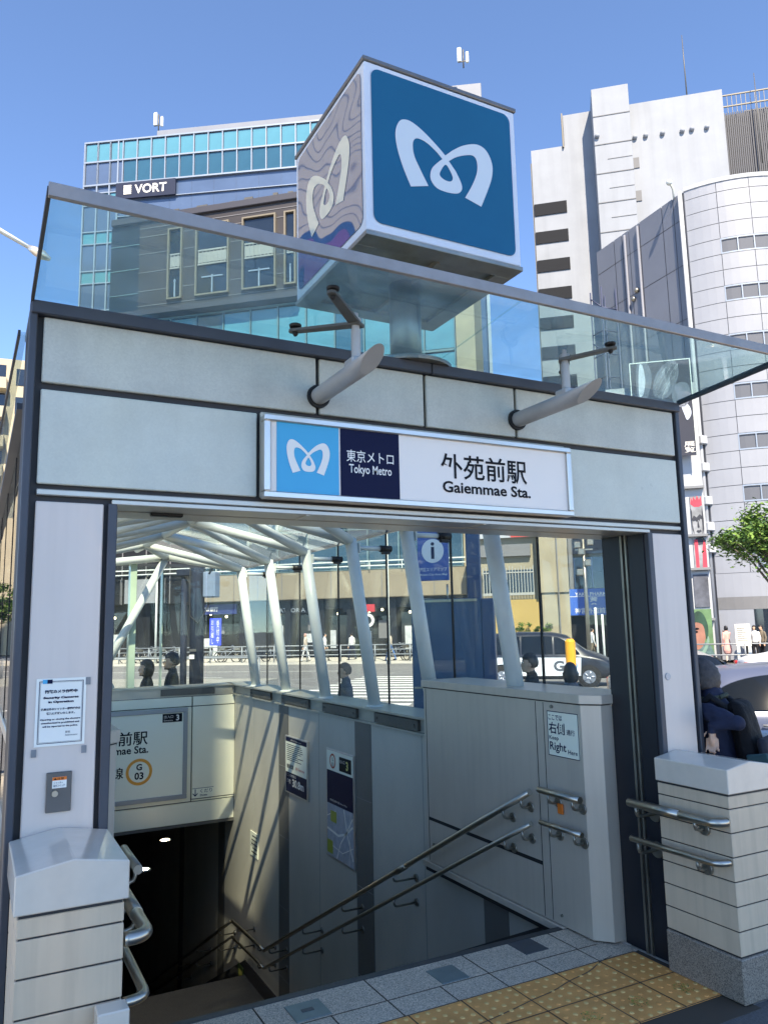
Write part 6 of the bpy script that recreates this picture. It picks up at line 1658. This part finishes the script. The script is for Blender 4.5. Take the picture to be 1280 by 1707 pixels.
    if folds:                         # creases in the cloth
        from mathutils import noise as mn
        isc = np.zeros(len(m2.vertices), bool)
        lv = np.empty(len(m2.loops), np.int32); m2.loops.foreach_get('vertex_index', lv)
        lt = np.empty(n, np.int32); m2.polygons.foreach_get('loop_total', lt)
        isc[lv[np.repeat((mi == 1) | (mi == 2), lt)]] = True
        for v in m2.vertices:
            if isc[v.index]:
                q_ = Vector((v.co.x*9, v.co.y*9, v.co.z*5+v.co.x*6)); v.co += v.normal*folds*K*(abs(mn.noise(q_))*1.6-.35+.4*mn.noise(q_*2.3))
    body = bpy.data.objects.new('body', m2); COL.objects.link(body); body.parent = t
    # hair: a shell over the skull, open at the face
    bm = bmesh.new(); g = bmesh.ops.create_uvsphere(bm, u_segments=36, v_segments=28, radius=1)
    low = {'short': -.055, 'bob': -.16, 'long': -.24, 'cap': .02}[hair]; rndh = random.Random(len(label))
    for v in g['verts']:
        x, y, z = v.co
        X, Y, Z = x*.083, y*.104-.010, z*.113+.016
        fr_ = min(1, max(0, (y+.05)/.45)); fr_ = fr_*fr_*(3-2*fr_); line = low*(1-fr_) + .056*fr_
        if hair in ('bob', 'long') and z < -.1 and y < .45:
            Z = z*.113+.016 + (low+.09)*max(0, -z)*1.0; X = x*(.083+.016); Y = y*.104-.012
            line = -9
        bl = min(1, max(0, (Z-line)/.028+.5)); bl = bl*bl*(3-2*bl)
        k = (1+rndh.uniform(-.022, .03))*(.80+.20*bl)
        v.co = hp(X*k, Y*k, Z*k)*K
    for f in bm.faces: f.smooth = True
    me = bpy.data.meshes.new('hair'); bm.to_mesh(me); bm.free(); me.materials.append(hairm)
    ho = bpy.data.objects.new('hair', me); COL.objects.link(ho); ho.parent = t
    b = MB()
    for sx in (-1, 1):
        e = hp(sx*.031, .079, .012)*K; b.ball(e, .009*K*hk, 8, m=PAPER); e2 = hp(sx*.031, .0865, .012)*K; b.ball(e2, .0048*K*hk, 6, m=INK)
        br = hp(sx*.031, .084, .035)*K; b.ball(br, .013*K*hk, 8, (1.1, .3, .28), m=hairm)
    b.build('eyes', None, t)
    b = MB(); b.ball(hp(0, .0955, -.062)*K, .014*K*hk, 8, (1.2, .25, .35)); b.build('mouth', mat('lips', lin(170, 100, 92), .5), t)
    return t, tf, hp, K
def at_z(u, v, y): x, z = fx(u, v, y); return x, z
# the man with the backpack by the right column
mx_, my_ = 4.03, 3.30
hz = 1.565
tman, tf_, hp_, K_ = person('grey haired man in navy jacket with hand on hip beside the right column', (mx_, my_, 0), R(22), 1.645, NAVYC, KHAKI, HAIRG, 'short', 'stand', .16,
    larm=((-.245, -.19, 1.29), (-.245, -.045, 1.285), (-.10, .16, -.9), (-.1, .8, .2)), rarm=None, vox=.0095, turn=.1, headk=1.12, neck=-.05, folds=.012)
b = MB(); g = bmesh.ops.create_cube(b.bm, size=1)
bk_ = thing('backpack', 'bulky black backpack worn by the grey haired man at the right column', 'backpack', (mx_, my_, 0), R(22)); LOCAL.add(bk_)
b = MB(); b.box(-.165, .165, -.25, -.10, .92, 1.42, .06, seg=3)
for f in b.bm.faces: f.smooth = True
for v in b.bm.verts:
    q = Vector((v.co.x, v.co.y, v.co.z))
    q.y += .05*((q.z-1.16)/.24)**2 * (1 if q.y < -.18 else 0); q.x *= 1-.18*max(0, (q.z-1.2)/.2)
    q = tf_(q)*K_; v.co = q
pk = b.build('pack', mat('backpack_cloth', lin(12, 12, 15), .75, spec=.2, var=(7, .3), bump=(11, .7, .03)), bk_); sd_ = pk.modifiers.new('s', 'SUBSURF'); sd_.levels = 1; sd_.render_levels = 2
b = MB(); b.box(-.13, .13, -.29, -.23, .95, 1.18, .03, seg=2)
for v in b.bm.verts: v.co = tf_(v.co)*K_
for f in b.bm.faces: f.smooth = True
b.build('front_pocket', cloth('pocket', (36, 36, 42)), bk_)
b = MB()
for sx in (-1, 1): b.tube([tf_(p)*K_ for p in ((sx*.10, -.13, 1.36), (sx*.115, -.03, 1.455), (sx*.12, .10, 1.38), (sx*.13, .135, 1.22), (sx*.15, .03, 1.05), (sx*.15, -.12, 1.0))], .018, 8)
b.tube([tf_(p)*K_ for p in ((.06, -.37, .95), (.06, -.39, .86))], .006, 6); b.build('strap', BLACKC, bk_)
b = MB(); b.box(-.19, -.165, -.30, -.18, 1.0, 1.1, .006)
for v in b.bm.verts: v.co = tf_(v.co)*K_
b.build('side_pouch', cloth('teal', (40, 74, 76)), bk_)
b = MB(); b.tube([tf_(p)*K_ for p in ((-.07, -.07, 1.44), (-.085, .02, 1.445), (-.05, .07, 1.44), (0, .085, 1.43), (.05, .07, 1.44), (.085, .02, 1.445), (.07, -.07, 1.44), (0, -.095, 1.45), (-.07, -.07, 1.44))], .013, 8); co_ = b.build('collar', cloth('olive', (66, 70, 56)), tman)

def put(label, u, v, y, rz, **k):
    """stand a person so that the crown of the head falls at pixel (u, v) on the plane y"""
    x, z = fx(u, v, y); g = k.pop('ground', 0.0); return person(label, (x, y, g), rz, z-g, **k)
put('woman with black bobbed hair and dark coat walking left behind the end glass', 246, 1103, 12.6, R(80), ground=-.15, top=BLACKC, bottom=BLACKC, hairm=HAIRB, hair='bob', legs='walk', headk=1.22, vox=.013)
put('man with short black hair in a dark suit walking left behind the end glass', 288, 1091, 12.5, R(80), ground=-.15, top=BLACKC, bottom=BLACKC, hairm=HAIRB, hair='short', legs='walk', headk=1.22, vox=.013)
put('grey haired man in a grey suit standing outside the right glass wall by the crossing', 576, 1106, 9.0, R(70), top=GREYC, bottom=GREYC, hairm=HAIRG, hair='short', legs='stand', vox=.013)
put('dark haired person in black outside the right glass by the minivan rear wheel', 884, 1090, 7.4, R(60), ground=-.15, top=BLACKC, bottom=NAVYC, hairm=HAIRB, hair='short', legs='walk', vox=.013)
put('dark bobbed person in grey coat outside the right glass below the orange post', 950, 1106, 6.8, R(-40), ground=-.15, top=GREYC, bottom=BLACKC, hairm=HAIRB, hair='bob', legs='stand', vox=.013)
def far(label, u, v0, v1, d, rz, **k):
    s_, z1 = st(u, v0, d); g = k.pop('ground', -.03); return person(label, W(s_, d, g), ROT_ST+rz, k.pop('H', 1.66), vox=.026, **k)
PH = ((.22, .12, 1.12), (.10, .22, 1.38))
far('pedestrian in cream top and pink cap on the far pavement left of the crossing', 509, 1038, 1095, 45.2, R(90), top=CREAMC, bottom=WHITEC, hairm=PINKC, hair='cap', legs='walk')
far('pedestrian in white top and dark trousers on the far pavement by the cream one', 541, 1045, 1095, 45.6, R(-90), top=WHITEC, bottom=BLACKC, hairm=HAIRB, legs='walk')
far('pedestrian in white shirt and navy shorts under the far round sign', 586, 1035, 1090, 46.6, R(60), top=WHITEC, bottom=NAVYC, hairm=HAIRB, legs='walk')
far('pedestrian in blue jeans and tan top beside the white far lamp pole', 650, 1045, 1098, 44.9, R(100), top=CREAMC, bottom=BLUEC_, hairm=HAIRB, hair='bob', legs='stride')
far('pedestrian in white with a shoulder bag walking in front of the pharmacy', 986, 1050, 1098, 43.0, R(-70), top=WHITEC, bottom=KHAKI, hairm=HAIRB, legs='walk')
far('woman in long pale pink coat by the far railing right of the green mural', 1211, 1062, 1107, 39.5, R(30), top=PINKC, bottom=CREAMC, hairm=HAIRB, hair='bob', skirt='coat', rarm=PH)
far('person in a white top standing beyond the white taxi', 1258, 1062, 1107, 39.6, R(150), top=WHITEC, bottom=BLACKC, hairm=HAIRB, hair='bob')
far('person in black beside the one in white beyond the taxi', 1246, 1060, 1107, 40.0, R(170), top=BLACKC, bottom=BLACKC, hairm=HAIRB)
far('person in brown jacket at the right edge beyond the taxi', 1270, 1064, 1107, 39.8, R(120), top=KHAKI, bottom=BLACKC, hairm=HAIRB)
s_, _ = st(1240, 1080, 38.9)
t = bldg('notice_stand', 'white printed notice stand on the far pavement between the pink coat and the taxi', s_, 38.9, 'stand')
b = SB(t); b.box(-.33, .33, -.04, .04, .75, 1.75, .02); pl = b.done('board', PAPER)
b = SB(t)
for x in (-.24, .24): b.box(x-.07, x+.07, -.05, .05, 0, .78, .02)
b.done('legs', WHITEP)
b = MB()
for k in range(7): b.box(-.25, random.uniform(-.05, .25), -.044, -.04, 1.0+k*.09, 1.04+k*.09)
b.build('text_lines', IRON, pl)
